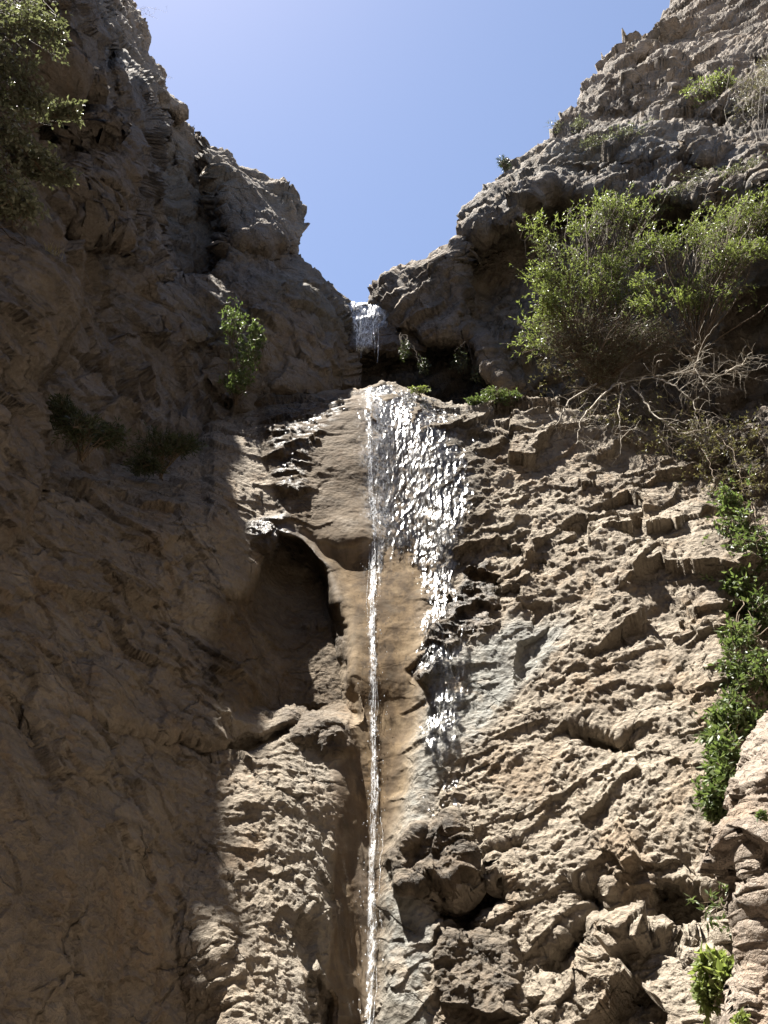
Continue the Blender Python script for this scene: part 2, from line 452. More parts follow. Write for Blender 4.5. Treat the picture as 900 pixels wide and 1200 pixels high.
B([(360, 1150), (372, 1140), (388, 1180), (392, 1330), (358, 1330)], .4, 7)
m_slab = B([(488, 790), (520, 765), (600, 726), (660, 730), (655, 770), (610, 800), (575, 850), (520, 900), (500, 960), (470, 1020), (505, 1080), (515, 1330), (438, 1330), (447, 1060), (460, 985), (478, 890)], -.12, 12)
m_w1 = B([(484, 786), (508, 745), (532, 700), (545, 655), (570, 655), (582, 690), (574, 735), (540, 748), (515, 778), (494, 798)], -.11, 7)
B([(478, 782), (505, 765), (502, 778), (482, 792)], .2, 4)
B([(548, 668), (585, 680), (590, 695), (560, 694)], .25, 5)
m_w2 = B([(455, 1000), (480, 968), (530, 968), (552, 1000), (548, 1034), (505, 1046), (470, 1044)], -.15, 10)
hx_, hy_ = PX + 22 * fbm(g * 2.2, 1, 4, 7), PY + 22 * fbm(g * 2.2, 1, 4, 8)
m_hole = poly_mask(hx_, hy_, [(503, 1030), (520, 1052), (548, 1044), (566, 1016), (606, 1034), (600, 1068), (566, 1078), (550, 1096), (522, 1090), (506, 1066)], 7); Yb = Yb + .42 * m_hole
m_w3 = B([(508, 1090), (560, 1094), (600, 1120), (610, 1170), (590, 1330), (520, 1330), (518, 1180)], -.12, 12)
B([(655, 1112), (690, 1080), (702, 1104), (690, 1150), (655, 1165), (640, 1140)], .42, 9)
B([(664, 862), (690, 862), (742, 872), (752, 884), (720, 894), (684, 882)], .32, 6)
B([(770, 1035), (835, 1050), (852, 1120), (805, 1122), (772, 1090)], .5, 10)
B([(575, 998), (610, 990), (618, 1004), (585, 1022)], .22, 6)
B([(668, 1040), (715, 1030), (722, 1075), (690, 1090)], .25, 7)
B([(838, 560), (900, 560), (1000, 700), (1000, 1200), (866, 1200), (856, 1000), (878, 820), (860, 700)], .55, 34)
B([(640, 1150), (740, 1090), (830, 1120), (850, 1330), (620, 1330)], -.3, 18)
B([(610, 755), (640, 735), (650, 750), (620, 790), (606, 800)], .14, 5)
# shaded wall: brow over the cleft, lower buttress
B([(95, 790), (200, 762), (285, 800), (290, 848), (250, 880), (170, 868), (110, 845)], -.28, 22)
B([(150, 620), (200, 600), (250, 600), (284, 640), (288, 690), (270, 730), (210, 720), (170, 690)], -.22, 26)
cl = line_mask(wx, wy, [(20, 852), (120, 862), (180, 868), (230, 882), (280, 880), (330, 856), (370, 838)], 13); Yb += .38 * cl
B([(-100, 560), (40, 560), (150, 585), (240, 575), (310, 620), (250, 640), (120, 640), (0, 620)], -.25, 25)
V = at(PX, PY, Yb)
# roughness: broken tufa right, water-worn centre, smooth shaded wall left
right = sstep(470, 600, wx + .12 * (PY - 700))
patch = m_patch
lefty = poly_mask(wx, wy, [(235, 520), (300, 470), (325, 590), (300, 640), (250, 600)], 20)
R_ = .5 + .25 * m_cave + .86 * right + .40 * patch - .12 * lefty + .3 * poly_mask(wx, wy, [(312, 468), (400, 456), (408, 474), (370, 510), (348, 606), (325, 596)], 10) + .5 * m_w2 + .5 * m_w3 + .35 * m_w1 + .35 * m_ledge + .5 * m_lip * sstep(360, 335, wx)
chute_s = np.clip(m_chute * (1 - m_w1), 0, 1)
R_ = R_ * (1 - .6 * poly_mask(wx, wy, [(365, 640), (440, 640), (440, 870), (405, 870), (395, 760)], 12)) * (1 - .4 * m_cave) * (1 - .86 * chute_s) * (1 - .60 * m_slab * (1 - np.clip(m_w1 + m_w2 + m_hole, 0, 1))) * (1 - .62 * m_knob * sstep(350, 385, wx)) * (1 - .6 * m_strip)
V_l, D_l = foliate(V, 15, -.45, low=.0)
left_m = sstep(330, 250, wx) * (1 - m_patch)
V, D_ = roughen(V, np.clip(R_, 0, 1.1), 11, low=.19, relief=.195, dip=.42, sizes=((1.3, 1.1), (.55, 1.0), (.24, .85), (.105, .62), (.05, .8)))
V_r, _r = foliate(at(PX, PY, Yb), 16, .42, low=.0)
V = V + (V_r - at(PX, PY, Yb)) * (.13 * right * (1 - m_slab) * (1 - m_chute))[..., None]
V = V + (V_l - at(PX, PY, Yb)) * (.36 * left_m)[..., None]
# what colours and wets the stone, with shade painted into hole and hollow
n1 = fbm(V, .5, 4, 301); n2 = fbm(V, .18, 4, 302)
wet = np.clip(m_chute + .9 * m_strip + m_w1 + m_w2 + .8 * m_w3 + m_hole + m_lip + m_ledge, 0, 1)
wet = np.maximum(wet, poly_mask(wx, wy, [(300, 466), (440, 450), (520, 470), (600, 520), (560, 640), (520, 700), (500, 780), (480, 700), (440, 640), (330, 610), (330, 540)], 18) * (.75 + .5 * n1))
gloss = np.clip(.5 * m_w1 + .4 * m_w2 + .4 * m_w3 + .8 * m_lip + .3 * m_ledge + .35 * m_strip + .5 * sstep(-.12, .12, n2) * poly_mask(wx, wy, [(312, 468), (400, 456), (412, 470), (370, 510), (345, 600), (325, 590)], 8), 0, 1)
wet = np.maximum(wet, m_slab * sstep(560, 470, wx) * sstep(-.15, .2, n1) * .8)
grey = np.clip(.95 * m_slab * sstep(-.55, -.05, n1 + .6 * n2) + .5 * poly_mask(wx, wy, [(520, 470), (575, 500), (560, 620), (520, 660), (510, 560)], 20) + .35 * patch * sstep(300, 380, wx), 0, 1) * (1 - m_w2)
tan = np.clip(m_chute * (1 - m_w1), 0, 1) * sstep(1010, 930, PY) + .6 * m_strip * sstep(960, 1040, PY)
wet = np.maximum(wet, np.maximum(m_knob, .85 * m_cave))  # wet knob; the hollow's wet tone also paints its shade deeper
blk = np.clip(.7 * m_w1 * sstep(-.1, .2, n2) + .6 * m_w2 * sstep(-.15, .2, n2) + .8 * m_hole + .45 * m_w3 * sstep(-.1, .2, n2) + .55 * m_lip + .25 * m_ledge * sstep(-.1, .2, n2), 0, 1)  # the hole's black is painted shade; the rest is dark wet stone
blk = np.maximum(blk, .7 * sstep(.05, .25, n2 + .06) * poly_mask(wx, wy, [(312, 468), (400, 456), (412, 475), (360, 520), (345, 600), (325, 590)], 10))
CL_V, CL_PX, CL_PY, CL_CH = V, PX, PY, m_chute
V2, r = skirt_back(V, 'top', 3.2, max(6, int(60 * Q)), .10)
P2 = lambda a: padm(a, r, 'top')
mm = np.zeros(V2.shape[:2]); mm[:r] = 1
V2 = V2 + np.stack([0 * mm, 0 * mm, mm * .25 * fbm(V2, .8, 4, 55)], -1)
V2, r2 = skirt_back(V2, 'left', 3.4, max(6, int(60 * Q)), .0, out=(-1, -.25, 0))
mm = np.zeros(V2.shape[:2]); mm[:, :r2] = 1; mm[:, :r2] *= np.linspace(1, .1, r2)[None]
V2 = V2 + (mm * .35 * fbm(V2, .9, 4, 56))[..., None] * np.array([.3, -1, .2])
P2_ = P2; P2 = lambda a: padm(P2_(a), r2, 'left')
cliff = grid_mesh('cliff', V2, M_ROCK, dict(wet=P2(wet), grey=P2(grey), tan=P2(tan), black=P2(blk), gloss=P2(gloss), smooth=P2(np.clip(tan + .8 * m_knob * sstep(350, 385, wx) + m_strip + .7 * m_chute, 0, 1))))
tag(cliff, 'sunlit tan rock cliff that the water runs down, with a shaded brown left flank', 'cliff', kind='structure')

# ---- 2. the tall shaded buttress on the left
sy = [-330, -150, -40, 0, 30, 60, 85, 110, 150, 200, 230, 245, 262, 285, 300, 320, 340, 352, 365, 380, 400, 430, 460, 520, 640]
sx = [40, 90, 120, 150, 166, 178, 190, 198, 224, 290, 335, 352, 357, 350, 345, 372, 385, 405, 415, 417, 414, 412, 406, 400, 400]  # above the view the rim is shaped to place the shadow
v = axis(-262, 640, 540); w = axis(0, 1, 430)
sil = np.interp(v, sy, sx)
PY = np.repeat(v[:, None], len(w), 1); PX = -260 + (sil[:, None] + 260) * w[None]
Yb = tps([(357, 260, 15.2), (415, 370, 15.2), (400, 460, 14.8), (300, 480, 14.0), (300, 350, 13.9), (250, 480, 13.4), (250, 250, 14.6), (150, 0, 13.2), (128, 0, 12.6), (175, 120, 13.2), (240, 190, 14.9), (200, 190, 13.6), (280, 260, 14.6),
          (140, 250, 11.6), (150, 400, 11.7), (160, 540, 11.3), (60, 540, 9.7), (60, 400, 9.6), (60, 250, 9.0), (40, 100, 8.5), (20, -50, 8.2), (95, -40, 9.8), (112, 45, 10.8), (125, -50, 13.2), (85, -180, 11), (60, -330, 8.4), (55, -200, 8.0), (0, -330, 8.0),
          (-120, 100, 8.0), (-120, 400, 7.6), (-260, 100, 6.0), (-260, 400, 5.6), (-200, -300, 8.5), (300, 640, 14.5), (0, 640, 9.0)], PX, PY)
g = np.stack([PX / 60, PY / 60, PX * 0 + 5], -1)
wx = PX + 16 * fbm(g, 1, 5, 13); wy = PY + 16 * fbm(g, 1, 5, 14)
ed = (sil[:, None] - PX); Yb = Yb + 1.1 * np.clip(1 - ed / 50, 0, 1) ** 1.6
# the overhanging nose and the boulder-like shoulder under it
m = poly_mask(wx, wy, [(225, 150), (300, 200), (370, 250), (360, 290), (300, 300), (240, 260), (210, 200)], 14); Yb -= .4 * m
m = poly_mask(wx, wy, [(285, 330), (350, 318), (400, 350), (430, 380), (425, 450), (330, 462), (300, 420)], 9); Yb -= .12 * m
m = poly_mask(wx, wy, [(270, 290), (340, 296), (365, 315), (300, 330), (240, 345), (180, 330)], 14); Yb += .45 * m
m = poly_mask(PX, PY, [(140, 70), (166, 105), (173, 150), (172, 200), (160, 250), (145, 290), (20, 240), (20, 120)], 9); Yb -= 2.0 * m * sstep(50, 155, wx)  # rib added to throw shade on the wall below
m = poly_mask(wx, wy, [(188, 118), (235, 170), (262, 230), (255, 330), (190, 330), (180, 240)], 7); Yb += 1.5 * m  # set back to let the sun reach the ledge
m = poly_mask(wx, wy, [(40, -130), (96, -120), (106, -84), (113, -30), (121, 10), (124, 60), (110, 110), (60, 90)], 7); Yb -= 1.3 * m  # brow, partly above the view, added to shade the lower left wall
m = poly_mask(wx, wy, [(130, 380), (240, 400), (270, 470), (200, 500), (150, 470)], 20); Yb += .4 * m
m = line_mask(wx, wy, [(120, 60), (170, 180), (260, 250)], 16); Yb += .22 * m
V = at(PX, PY, Yb)
V, _ = foliate(V, 31, -.62)
V2, r = skirt_back(V, 'right', 5.0, max(6, int(50 * Q)), .12, out=(-.75, 1, 0))
mm = np.zeros(V2.shape[:2]); mm[:, -r:] = 1
V2 = V2 + (mm * .5 * fbm(V2, 1.1, 4, 57))[..., None] * np.array([.6, 0, .8])
z = np.zeros(V2.shape[:2])
ledge_g = padm(.55 * poly_mask(wx, wy, [(300, 340), (350, 322), (420, 372), (412, 400), (380, 390), (330, 360)], 14), r, 'right')
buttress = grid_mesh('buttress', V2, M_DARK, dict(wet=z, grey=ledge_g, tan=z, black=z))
tag(buttress, 'tall dark brown rock buttress in shade with a rounded overhanging nose against the sky', 'cliff', kind='structure')

# ---- 3. the stepped crag on the right
sy = [-330, -100, -20, 5, 40, 48, 60, 75, 100, 125, 135, 160, 170, 185, 200, 215, 230, 250, 265, 293, 300, 308, 318, 330, 345, 365, 400, 440, 560, 700]
sx = [900, 836, 804, 790, 762, 737, 716, 704, 690, 676, 670, 648, 626, 600, 586, 578, 568, 556, 546, 541, 520, 500, 462, 442, 438, 438, 436, 430, 430, 430]
v = axis(-330, 700, 620); w = axis(0, 1, 520)
sil = np.interp(v, sy, sx)
PY = np.repeat(v[:, None], len(w), 1); PX = sil[:, None] + (1180 - sil[:, None]) * w[None]
g = np.stack([PX / 55, PY / 55, PX * 0 + 9], -1)
wx = PX + 11 * fbm(g, 1, 4, 23); wy = PY + 11 * fbm(g, 1, 4, 24)
Yb = tps([(440, 340, 15.8), (440, 460, 15.4), (545, 280, 15.0), (545, 400, 15.0), (545, 520, 14.6), (620, 220, 14.6), (700, 280, 13.5), (700, 420, 13.4), (700, 560, 12.9),
          (680, 130, 15.8), (800, 10, 16.8), (760, 120, 15.0), (800, 220, 13.3), (900, 60, 14.0), (900, 160, 12.8), (900, 300, 11.6), (900, 450, 11.4), (900, 600, 11.0),
          (1100, 100, 10.5), (1100, 400, 9.0), (1100, 700, 8.6), (900, -200, 18), (1150, -300, 15)], PX, PY)
ed = PX - sil[:, None]; Yb = Yb + .9 * np.clip(1 - ed / 40, 0, 1) ** 1.6
def B3(poly, d, soft):
    global Yb
    m = poly_mask(wx, wy, poly, soft); Yb = Yb + d * m; return m
# jutting middle tier and what hangs under it
m_mid = B3([(545, 285), (540, 230), (590, 180), (660, 150), (760, 140), (900, 170), (900, 235), (760, 240), (650, 225), (600, 270)], -.75, 14)
m_rec = B3([(548, 300), (600, 280), (650, 240), (760, 250), (1000, 260), (1000, 520), (640, 520), (600, 420), (560, 380)], 1.1, 20)
B3([(1000, 330), (880, 350), (850, 400), (870, 470), (1000, 520)], .9, 16)
B3([(640, 190), (720, 196), (800, 186), (870, 205), (800, 225), (700, 232), (650, 215)], .30, 8)
B3([(670, 140), (760, 132), (850, 140), (850, 152), (760, 150), (680, 152)], .45, 11)
B3([(690, 60), (760, 50), (800, 60), (790, 110), (720, 130), (680, 120)], -.35, 12)
B3([(800, 55), (900, 40), (1000, 60), (1000, 130), (860, 130)], -.4, 14)
line = line_mask(wx, wy, [(790, 30), (760, 70), (740, 125)], 10); Yb += .3 * line
# shelf beside the upper fall, undercut below
B3([(436, 330), (500, 306), (545, 296), (556, 345), (520, 395), (470, 390), (440, 378)], -.2, 7)
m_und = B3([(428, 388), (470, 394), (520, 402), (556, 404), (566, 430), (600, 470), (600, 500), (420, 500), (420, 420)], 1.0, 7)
B3([(556, 400), (640, 410), (660, 440), (600, 462), (570, 440)], -.3, 10)
V = at(PX, PY, Yb)
V, _ = foliate(V, 51, .45)
CR_V, CR_PX, CR_PY = V, PX, PY
V2, r = skirt_back(V, 'left', 5.0, max(6, int(50 * Q)), .12, out=(.8, 1, 0))
mm = np.zeros(V2.shape[:2]); mm[:, :r] = 1
V2 = V2 + (mm * .5 * fbm(V2, 1.1, 4, 59))[..., None] * np.array([-.6, 0, .8])
z = np.zeros(V2.shape[:2])
n1 = fbm(V, .7, 4, 77)
bl3 = padm(.75 * m_und + .45 * sstep(.05, .3, n1), r, 'left'); wt3 = padm(.8 * m_und, r, 'left')  # undercut painted black to deepen its shade, besides dark blotches and wet
gr3 = padm(.55 * sstep(-.05, .25, -n1) * m_mid, r, 'left')
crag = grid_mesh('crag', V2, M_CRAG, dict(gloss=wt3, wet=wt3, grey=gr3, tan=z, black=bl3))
tag(crag, 'stepped weathered rock crag rising to the right of the upper waterfall', 'cliff', kind='structure')

# ---- 4. the notch the stream comes through
u = axis(360, 500, 150); v = axis(0, 1, 140)
top = np.interp(u, [360, 385, 400, 420, 438, 450, 500], [346, 346, 351, 356, 356, 350, 345])
PX = np.repeat(u[None], len(v), 0); PY = top[None] + (520 - top[None]) * v[:, None]
Yb = 15.75 + .0 * PX - .0035 * (PY - 350)
g = np.stack([PX / 25, PY / 25, PX * 0 + 3], -1); wx = PX + 4 * fbm(g, 1, 3, 61); wy = PY + 4 * fbm(g, 1, 3, 62)
Yb += .85 * sstep(408, 424, wy) + .35 * np.clip(1 - (PY - top[None]) / 14, 0, 1) ** 2
V = at(PX, PY, Yb); V, _ = roughen(V, np.full(PX.shape, .45), 71, low=.12)
NT_V, NT_PX, NT_PY = V, PX, PY
V2, r = skirt_back(V, 'top', 5.0, max(5, int(30 * Q)), .02)
o1 = np.ones(V2.shape[:2]); z = o1 * 0
notch = grid_mesh('stream_notch', V2, M_CRAG, dict(gloss=o1, wet=o1 * .9, grey=z, tan=o1 * .2, black=padm(.6 * sstep(405, 425, PY), r, 'top')))  # black below the lip is shade painted into the recess
tag(notch, 'wet dark rock sill in the gap where the stream tips over', 'cliff', kind='structure')

# ---- 5. an unseen ravine wall, added round the standpoint to cut skylight
path = np.array([(-8.5, 8.5), (-6.2, 5.6), (-4.6, 2.5), (-4.2, -1), (-3.4, -4.5), (-.5, -6.5), (3, -5.6), (4.8, -2), (5.6, 2), (7.0, 5.5), (9.5, 9)], float)
k = axis(0, len(path) - 1, 260); h = axis(-.5, 23, 200)
bx, by = np.interp(k, np.arange(len(path)), path[:, 0]), np.interp(k, np.arange(len(path)), path[:, 1])
nx, ny = bx - bx.mean(), by - by.mean(); nl = np.hypot(nx, ny)
H = np.repeat(h[:, None], len(k), 1)
lean = np.where(bx[None] < -2.5, .17, .05) * np.clip(H, 0, None)
V = np.stack([bx[None] + nx / nl * lean, by[None] + ny / nl * lean, H], -1)
V, _ = roughen(V, np.full(H.shape, .8), 81, low=.7, lows=3.5)
z = np.zeros(V.shape[:2])
bw = grid_mesh('unseen_ravine_wall', V, M_DARK, dict(wet=z, grey=z, tan=z, black=z))
tag(bw, 'unseen rock wall of the ravine, added behind the standpoint to cut the skylight', 'cliff', kind='structure')

# ---- 6. the rough outcrop at the near left
sy = [215, 262, 278, 292, 305, 325, 345, 380, 420, 460, 500, 560, 620, 660, 720]
sx = [-60, -20, 15, 45, 66, 78, 82, 78, 58, 40, 46, 50, 30, 0, -60]
v = axis(215, 720, 360); w = axis(0, 1, 240)
sil = np.interp(v, sy, sx)
PY = np.repeat(v[:, None], len(w), 1); PX = -300 + (sil[:, None] + 300) * w[None]
g = np.stack([PX / 40, PY / 40, PX * 0 + 2], -1); wx = PX + 6 * fbm(g, 1, 4, 113); wy = PY + 6 * fbm(g, 1, 4, 114)
Yb = tps([(80, 340, 7.6), (40, 460, 7.6), (50, 560, 7.4), (0, 300, 6.9), (0, 450, 6.6), (0, 640, 6.8), (-200, 300, 5.4), (-200, 650, 5.2), (-100, 480, 5.8)], PX, PY)
ed = sil[:, None] - PX; Yb = Yb + .8 * (1 - np.sqrt(np.clip(1 - np.clip(1 - ed / 30, 0, 1) ** 2, 0, 1)))
Yb += .5 * np.clip(1 - (PY - 230) / 70, 0, 1) + .35 * poly_mask(wx, wy, [(-100, 440), (60, 430), (60, 470), (-100, 480)], 14) + .6 * np.clip((PY - 640) / 60, 0, 1)
V = at(PX, PY, Yb)
V, _ = roughen(V, np.full(PX.shape, .75), 121, low=.22, lows=1.2, sizes=((.7, .8), (.3, 1), (.14, 1), (.06, .8)))
OC_V, OC_PX, OC_PY = V, PX, PY
V2, r = skirt_back(V, 'right', 3.0, max(6, int(40 * Q)), .05, out=(-.9, 1, 0)); z = np.zeros(V2.shape[:2])
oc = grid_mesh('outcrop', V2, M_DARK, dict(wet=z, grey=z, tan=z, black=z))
tag(oc, 'rough knobbly brown outcrop of rock on the near left with a dry grass tuft on top', 'cliff', kind='structure')

# ---- 7. the pale boulder at the near right
sy = [690, 760, 800, 822, 850, 890, 930, 980, 1030, 1090, 1130, 1160, 1200, 1340]
sx = [1100, 1020, 956, 930, 908, 886, 866, 858, 864, 874, 876, 865, 854, 848]
v = axis(690, 1340, 560); w = axis(0, 1, 300)
sil = np.interp(v, sy, sx)
PY = np.repeat(v[:, None], len(w), 1); PX = sil[:, None] + (1240 - sil[:, None]) * w[None]
g = np.stack([PX / 40, PY / 40, PX * 0 + 8], -1); wx = PX + 7 * fbm(g, 1, 4, 133); wy = PY + 7 * fbm(g, 1, 4, 134)
Yb = plane_Y(PX, PY, 5.0, 1.4, 3.2) - .0016 * (PX - 850)
ed = PX - sil[:, None]; Yb = Yb + .4 * np.clip(1 - ed / 22, 0, 1) ** 1.8
Yb += .16 * line_mask(wx, wy, [(880, 870), (872, 960), (884, 1040), (870, 1120), (880, 1200)], 7) + .12 * line_mask(wx, wy, [(850, 985), (880, 970), (920, 1000)], 6)
Yb -= .10 * poly_mask(wx, wy, [(880, 1010), (920, 990), (940, 1060), (890, 1070)], 7)
V = at(PX, PY, Yb)
V, _ = roughen(V, np.full(PX.shape, .7), 141, low=.14, lows=.9, relief=.30, sizes=((.6, 1), (.28, 1), (.12, 1), (.05, 1.1), (.025, 1)), dip=.35)
V2, r = skirt_back(V, 'left', 1.6, max(6, int(40 * Q)), .0, out=(.8, 1, 0))
bd = grid_mesh('boulder', V2, M_PALE)
tag(bd, 'pale pinkish tan boulder at the right edge in front of the cliff', 'boulder')
# ------------------------------------------------------------------ running water
M_FILM = film_material('running_water'); M_STREAM = stream_material('white_water')

def on(Vg, PXg, PYg, px, py, lift=0.0):
    """point of a gridded rock surface nearest a bearing, lifted towards the air"""
    d = (PXg - px) ** 2 + (PYg - py) ** 2
    i, j = np.unravel_index(np.argmin(d), d.shape)
    p = Vg[i, j].copy(); v = EYE - p
    return p + v / np.linalg.norm(v) * lift

fall = bpy.data.objects.new('waterfall', None); COL.objects.link(fall)
tag(fall, 'long thin waterfall running down the cliff as a white thread and a glittering sheet', 'waterfall', kind='structure')

cu = CL_PX[0]; c0, c1 = np.searchsorted(cu, 300), np.searchsorted(cu, 605)
Vs, FX, FY = CL_V[:, c0:c1], CL_PX[:, c0:c1], CL_PY[:, c0:c1]
Vs = blur(Vs, max(1, int(3 * Q)), 2) * .35 + blur(Vs, max(2, int(10 * Q)), 2) * .65
g = np.stack([FX / 30, FY / 30, FX * 0 + 4], -1)
fx = FX + 14 * fbm(g * 1.2, 1, 5, 203); fy = FY + 16 * fbm(g, 1, 4, 204) + 60 * fbm(np.stack([FX / 9, FY / 220, FX * 0], -1), 1, 3, 206)
sp_y = [450, 480, 540, 600, 660, 740, 820, 900, 980, 1060, 1140, 1220, 1330]; sp_x = [431, 432, 433, 437, 437, 436, 437, 438, 437, 436, 434, 432, 431]
stream_x = np.interp(FY, sp_y, sp_x)
# how unbroken the sheet is: full beside the thread and down the right bank, thinning outwards
core = poly_mask(fx, fy, [(428, 430), (480, 430), (520, 490), (548, 550), (545, 610), (528, 660), (500, 690), (478, 650), (436, 655), (431, 560)], 18)
wide = poly_mask(fx, fy, [(426, 420), (500, 430), (570, 480), (566, 560), (550, 620), (535, 660), (515, 700), (440, 640), (428, 560)], 26)
tail = poly_mask(fx, fy, [(502, 600), (545, 600), (536, 680), (524, 740), (500, 790), (486, 800), (496, 740)], 12)
slabf = poly_mask(fx, fy, [(496, 765), (550, 748), (552, 810), (538, 880), (512, 915), (490, 880)], 10)
slab2 = poly_mask(fx, fy, [(490, 900), (540, 880), (545, 980), (520, 1010), (492, 980)], 14)
left = poly_mask(fx, FY + 8 * fbm(g, 1, 4, 204), [(316, 468), (405, 456), (410, 470), (372, 500), (352, 560), (345, 606), (326, 600), (330, 540)], 12)
foot = poly_mask(FX, FY, [(392, 885), (428, 880), (430, 1010), (428, 1330), (388, 1330)], 8)
cover = np.clip(np.maximum.reduce([.36 * wide + .62 * core, .88 * tail, .92 * slabf, .5 * slab2, (.36 * left), .5 * foot]), 0, 1)
n = normals(Vs)
rip = .010 * fbm(np.stack([FX / 5.0, FY / 34, FX * 0 + 6], -1), 1, 4, 211, .6)
F = Vs + n * (.034 + .035 * np.clip(tail + slabf, 0, 1) + rip * np.clip(core + tail + slabf, 0, 1))[..., None]
wob = 2.2 * fbm(np.stack([FX * 0, FY / 14, FX * 0], -1), 1, 3, 221)
half = 3.0 + 2.6 * fbm(np.stack([FX * 0 + 3, FY / 22, FX * 0], -1), 1, 3, 223) + 1.6 * sstep(820, 1000, FY)
foam = sstep(1.15, .2, np.abs(FX - stream_x + wob) / half) * np.clip(.72 + 1.1 * fbm(np.stack([FX / 40, FY / 26, FX * 0 + 9], -1), 1, 4, 227), .25, 1)
foam = np.maximum(foam, .75 * sstep(1.0, .2, np.abs(FX - stream_x - 3.5 - 3 * fbm(np.stack([FX * 0 + 2, FY / 60, FX * 0], -1), 1, 3, 229)) / 2.0) * sstep(.02, .2, fbm(np.stack([FX * 0 + 5, FY / 45, FX * 0], -1), 1, 3, 231)))
foam = np.maximum(foam, .32 * core * sstep(470, 436, FX))
cover = np.maximum(cover, sstep(10, 3, np.abs(FX - stream_x)) * .6)
kv = (cover > .01) | (foam > .01)
keep = kv[:-1, :-1] | kv[1:, :-1] | kv[1:, 1:] | kv[:-1, 1:]
o = grid_mesh('water_sheet', F, M_FILM, dict(foam=foam, cover=cover), keep); o.parent = fall

def strands(name, paths, mat, parent, sides=5):
    VV, QQ, nv = [], [], 0
    for pts, rad in paths:
        pts = np.asarray(pts); k = len(pts)
        t = np.gradient(pts, axis=0); t /= np.linalg.norm(t, axis=1, keepdims=True) + 1e-9
        a = np.cross(t, [0, 1, .3]); a /= np.linalg.norm(a, axis=1, keepdims=True) + 1e-9; b = np.cross(t, a)
        an = np.arange(sides) / sides * 2 * np.pi
        ring = pts[:, None] + np.asarray(rad)[:, None, None] * (np.cos(an)[None, :, None] * a[:, None] + np.sin(an)[None, :, None] * b[:, None])
        VV.append(ring.reshape(-1, 3))
        i = np.arange(k - 1)[:, None] * sides + np.arange(sides)[None]
        j = np.arange(k - 1)[:, None] * sides + (np.arange(sides)[None] + 1) % sides
        QQ.append(np.stack([i, j, j + sides, i + sides], -1).reshape(-1, 4) + nv); nv += k * sides
    return raw_mesh(name, np.concatenate(VV), np.concatenate(QQ), mat, None, True, parent=parent)

sp = np.array([(431, 450), (432, 480), (433, 540), (437, 600), (437, 660), (436, 740), (437, 820), (438, 900), (437, 980), (436, 1060), (434, 1140), (432, 1220), (431, 1330)], float)
ys = np.linspace(450, 1330, 170); xs = np.interp(ys, sp[:, 1], sp[:, 0])
mid = np.array([on(CL_V, CL_PX, CL_PY, x, y, .05) for x, y in zip(xs, ys)])
mid = np.stack([np.convolve(np.pad(mid[:, k], 5, mode='edge'), np.ones(11) / 11, 'valid') for k in range(3)], -1)
sr = np.random.default_rng(3)
def threads(mid, ys, count, spread, rmax, lmin, lmax, widen=None):
    out = []; k = len(mid)
    for s in range(count):
        L = int(sr.uniform(lmin, lmax) * k); a = int(sr.uniform(-.15, 1 - .5 * L / k) * k); b = min(k - 1, a + L); a = max(0, a)
        if b - a < 5: continue
        p = mid[a:b].copy(); m = len(p)
        wob = np.cumsum(sr.normal(0, .006, m)); wob -= np.linspace(0, wob[-1] * .8, m)
        w = spread if widen is None else spread * widen[a:b]
        p[:, 0] += sr.normal(0, 1) * w + wob; p[:, 1] += sr.uniform(-.02, .01) + sr.normal(0, .003, m)
        rad = np.clip(sr.normal(1, .45, m), .2, 2.2); rad = np.convolve(np.pad(rad, 1, mode='edge'), np.ones(3) / 3, 'valid')
        rad *= sr.uniform(.35, 1) * rmax * np.sin(np.linspace(.12, math.pi - .12, m)) ** .5
        out.append((p, rad))
    return out
strands('stream', threads(mid, ys, 46, .030, .0045, .03, .16), M_STREAM, fall)

# the little fall in the notch
up = bpy.data.objects.new('waterfall', None); COL.objects.link(up)
tag(up, 'short white waterfall spilling over the sill in the gap below the sky', 'waterfall', kind='structure')
Vn = blur(NT_V, 1, 2); nn = normals(Vn)
g = np.stack([NT_PX / 9, NT_PY / 9, NT_PX * 0 + 4], -1)
hx = NT_PX + 4 * fbm(g, 1, 3, 231); hy = NT_PY + 4 * fbm(g, 1, 3, 232)
mk = poly_mask(hx, hy, [(398, 352), (440, 353), (456, 372), (452, 382), (440, 396), (434, 414), (418, 412), (414, 392), (406, 366)], 5)
F = Vn + nn * (.05 + .03 * fbm(np.stack([NT_PX / 3, NT_PY / 12, NT_PX * 0], -1), 1, 3, 233))[..., None]
kv = mk > .01; keep = kv[:-1, :-1] | kv[1:, :-1] | kv[1:, 1:] | kv[:-1, 1:]
o = grid_mesh('water_sheet', F, M_FILM, dict(foam=.75 * mk ** 2, cover=mk), keep); o.parent = up
dr = []
for s in range(13):
    x = sr.uniform(417, 445) if s < 8 else sr.uniform(422, 430); y0 = sr.uniform(370, 408); y1 = y0 + sr.uniform(14, 45)
    yy = np.linspace(y0, min(y1, 452), 14)
    p0 = on(NT_V, NT_PX, NT_PY, x, min(y0, 405), .12)
    q = np.stack([np.full(14, p0[0]), np.full(14, p0[1]) - .1, np.linspace(p0[2], p0[2] - (yy[-1] - y0) * .021, 14)], -1)
    q[:, 0] += np.cumsum(sr.normal(0, .004, 14))
    dr.append((q, sr.uniform(.4, 1) * (.010) * np.clip(sr.normal(1, .35, 14), .3, 2) * np.sin(np.linspace(.3, 2.9, 14))))
strands('drips', dr, M_STREAM, up)

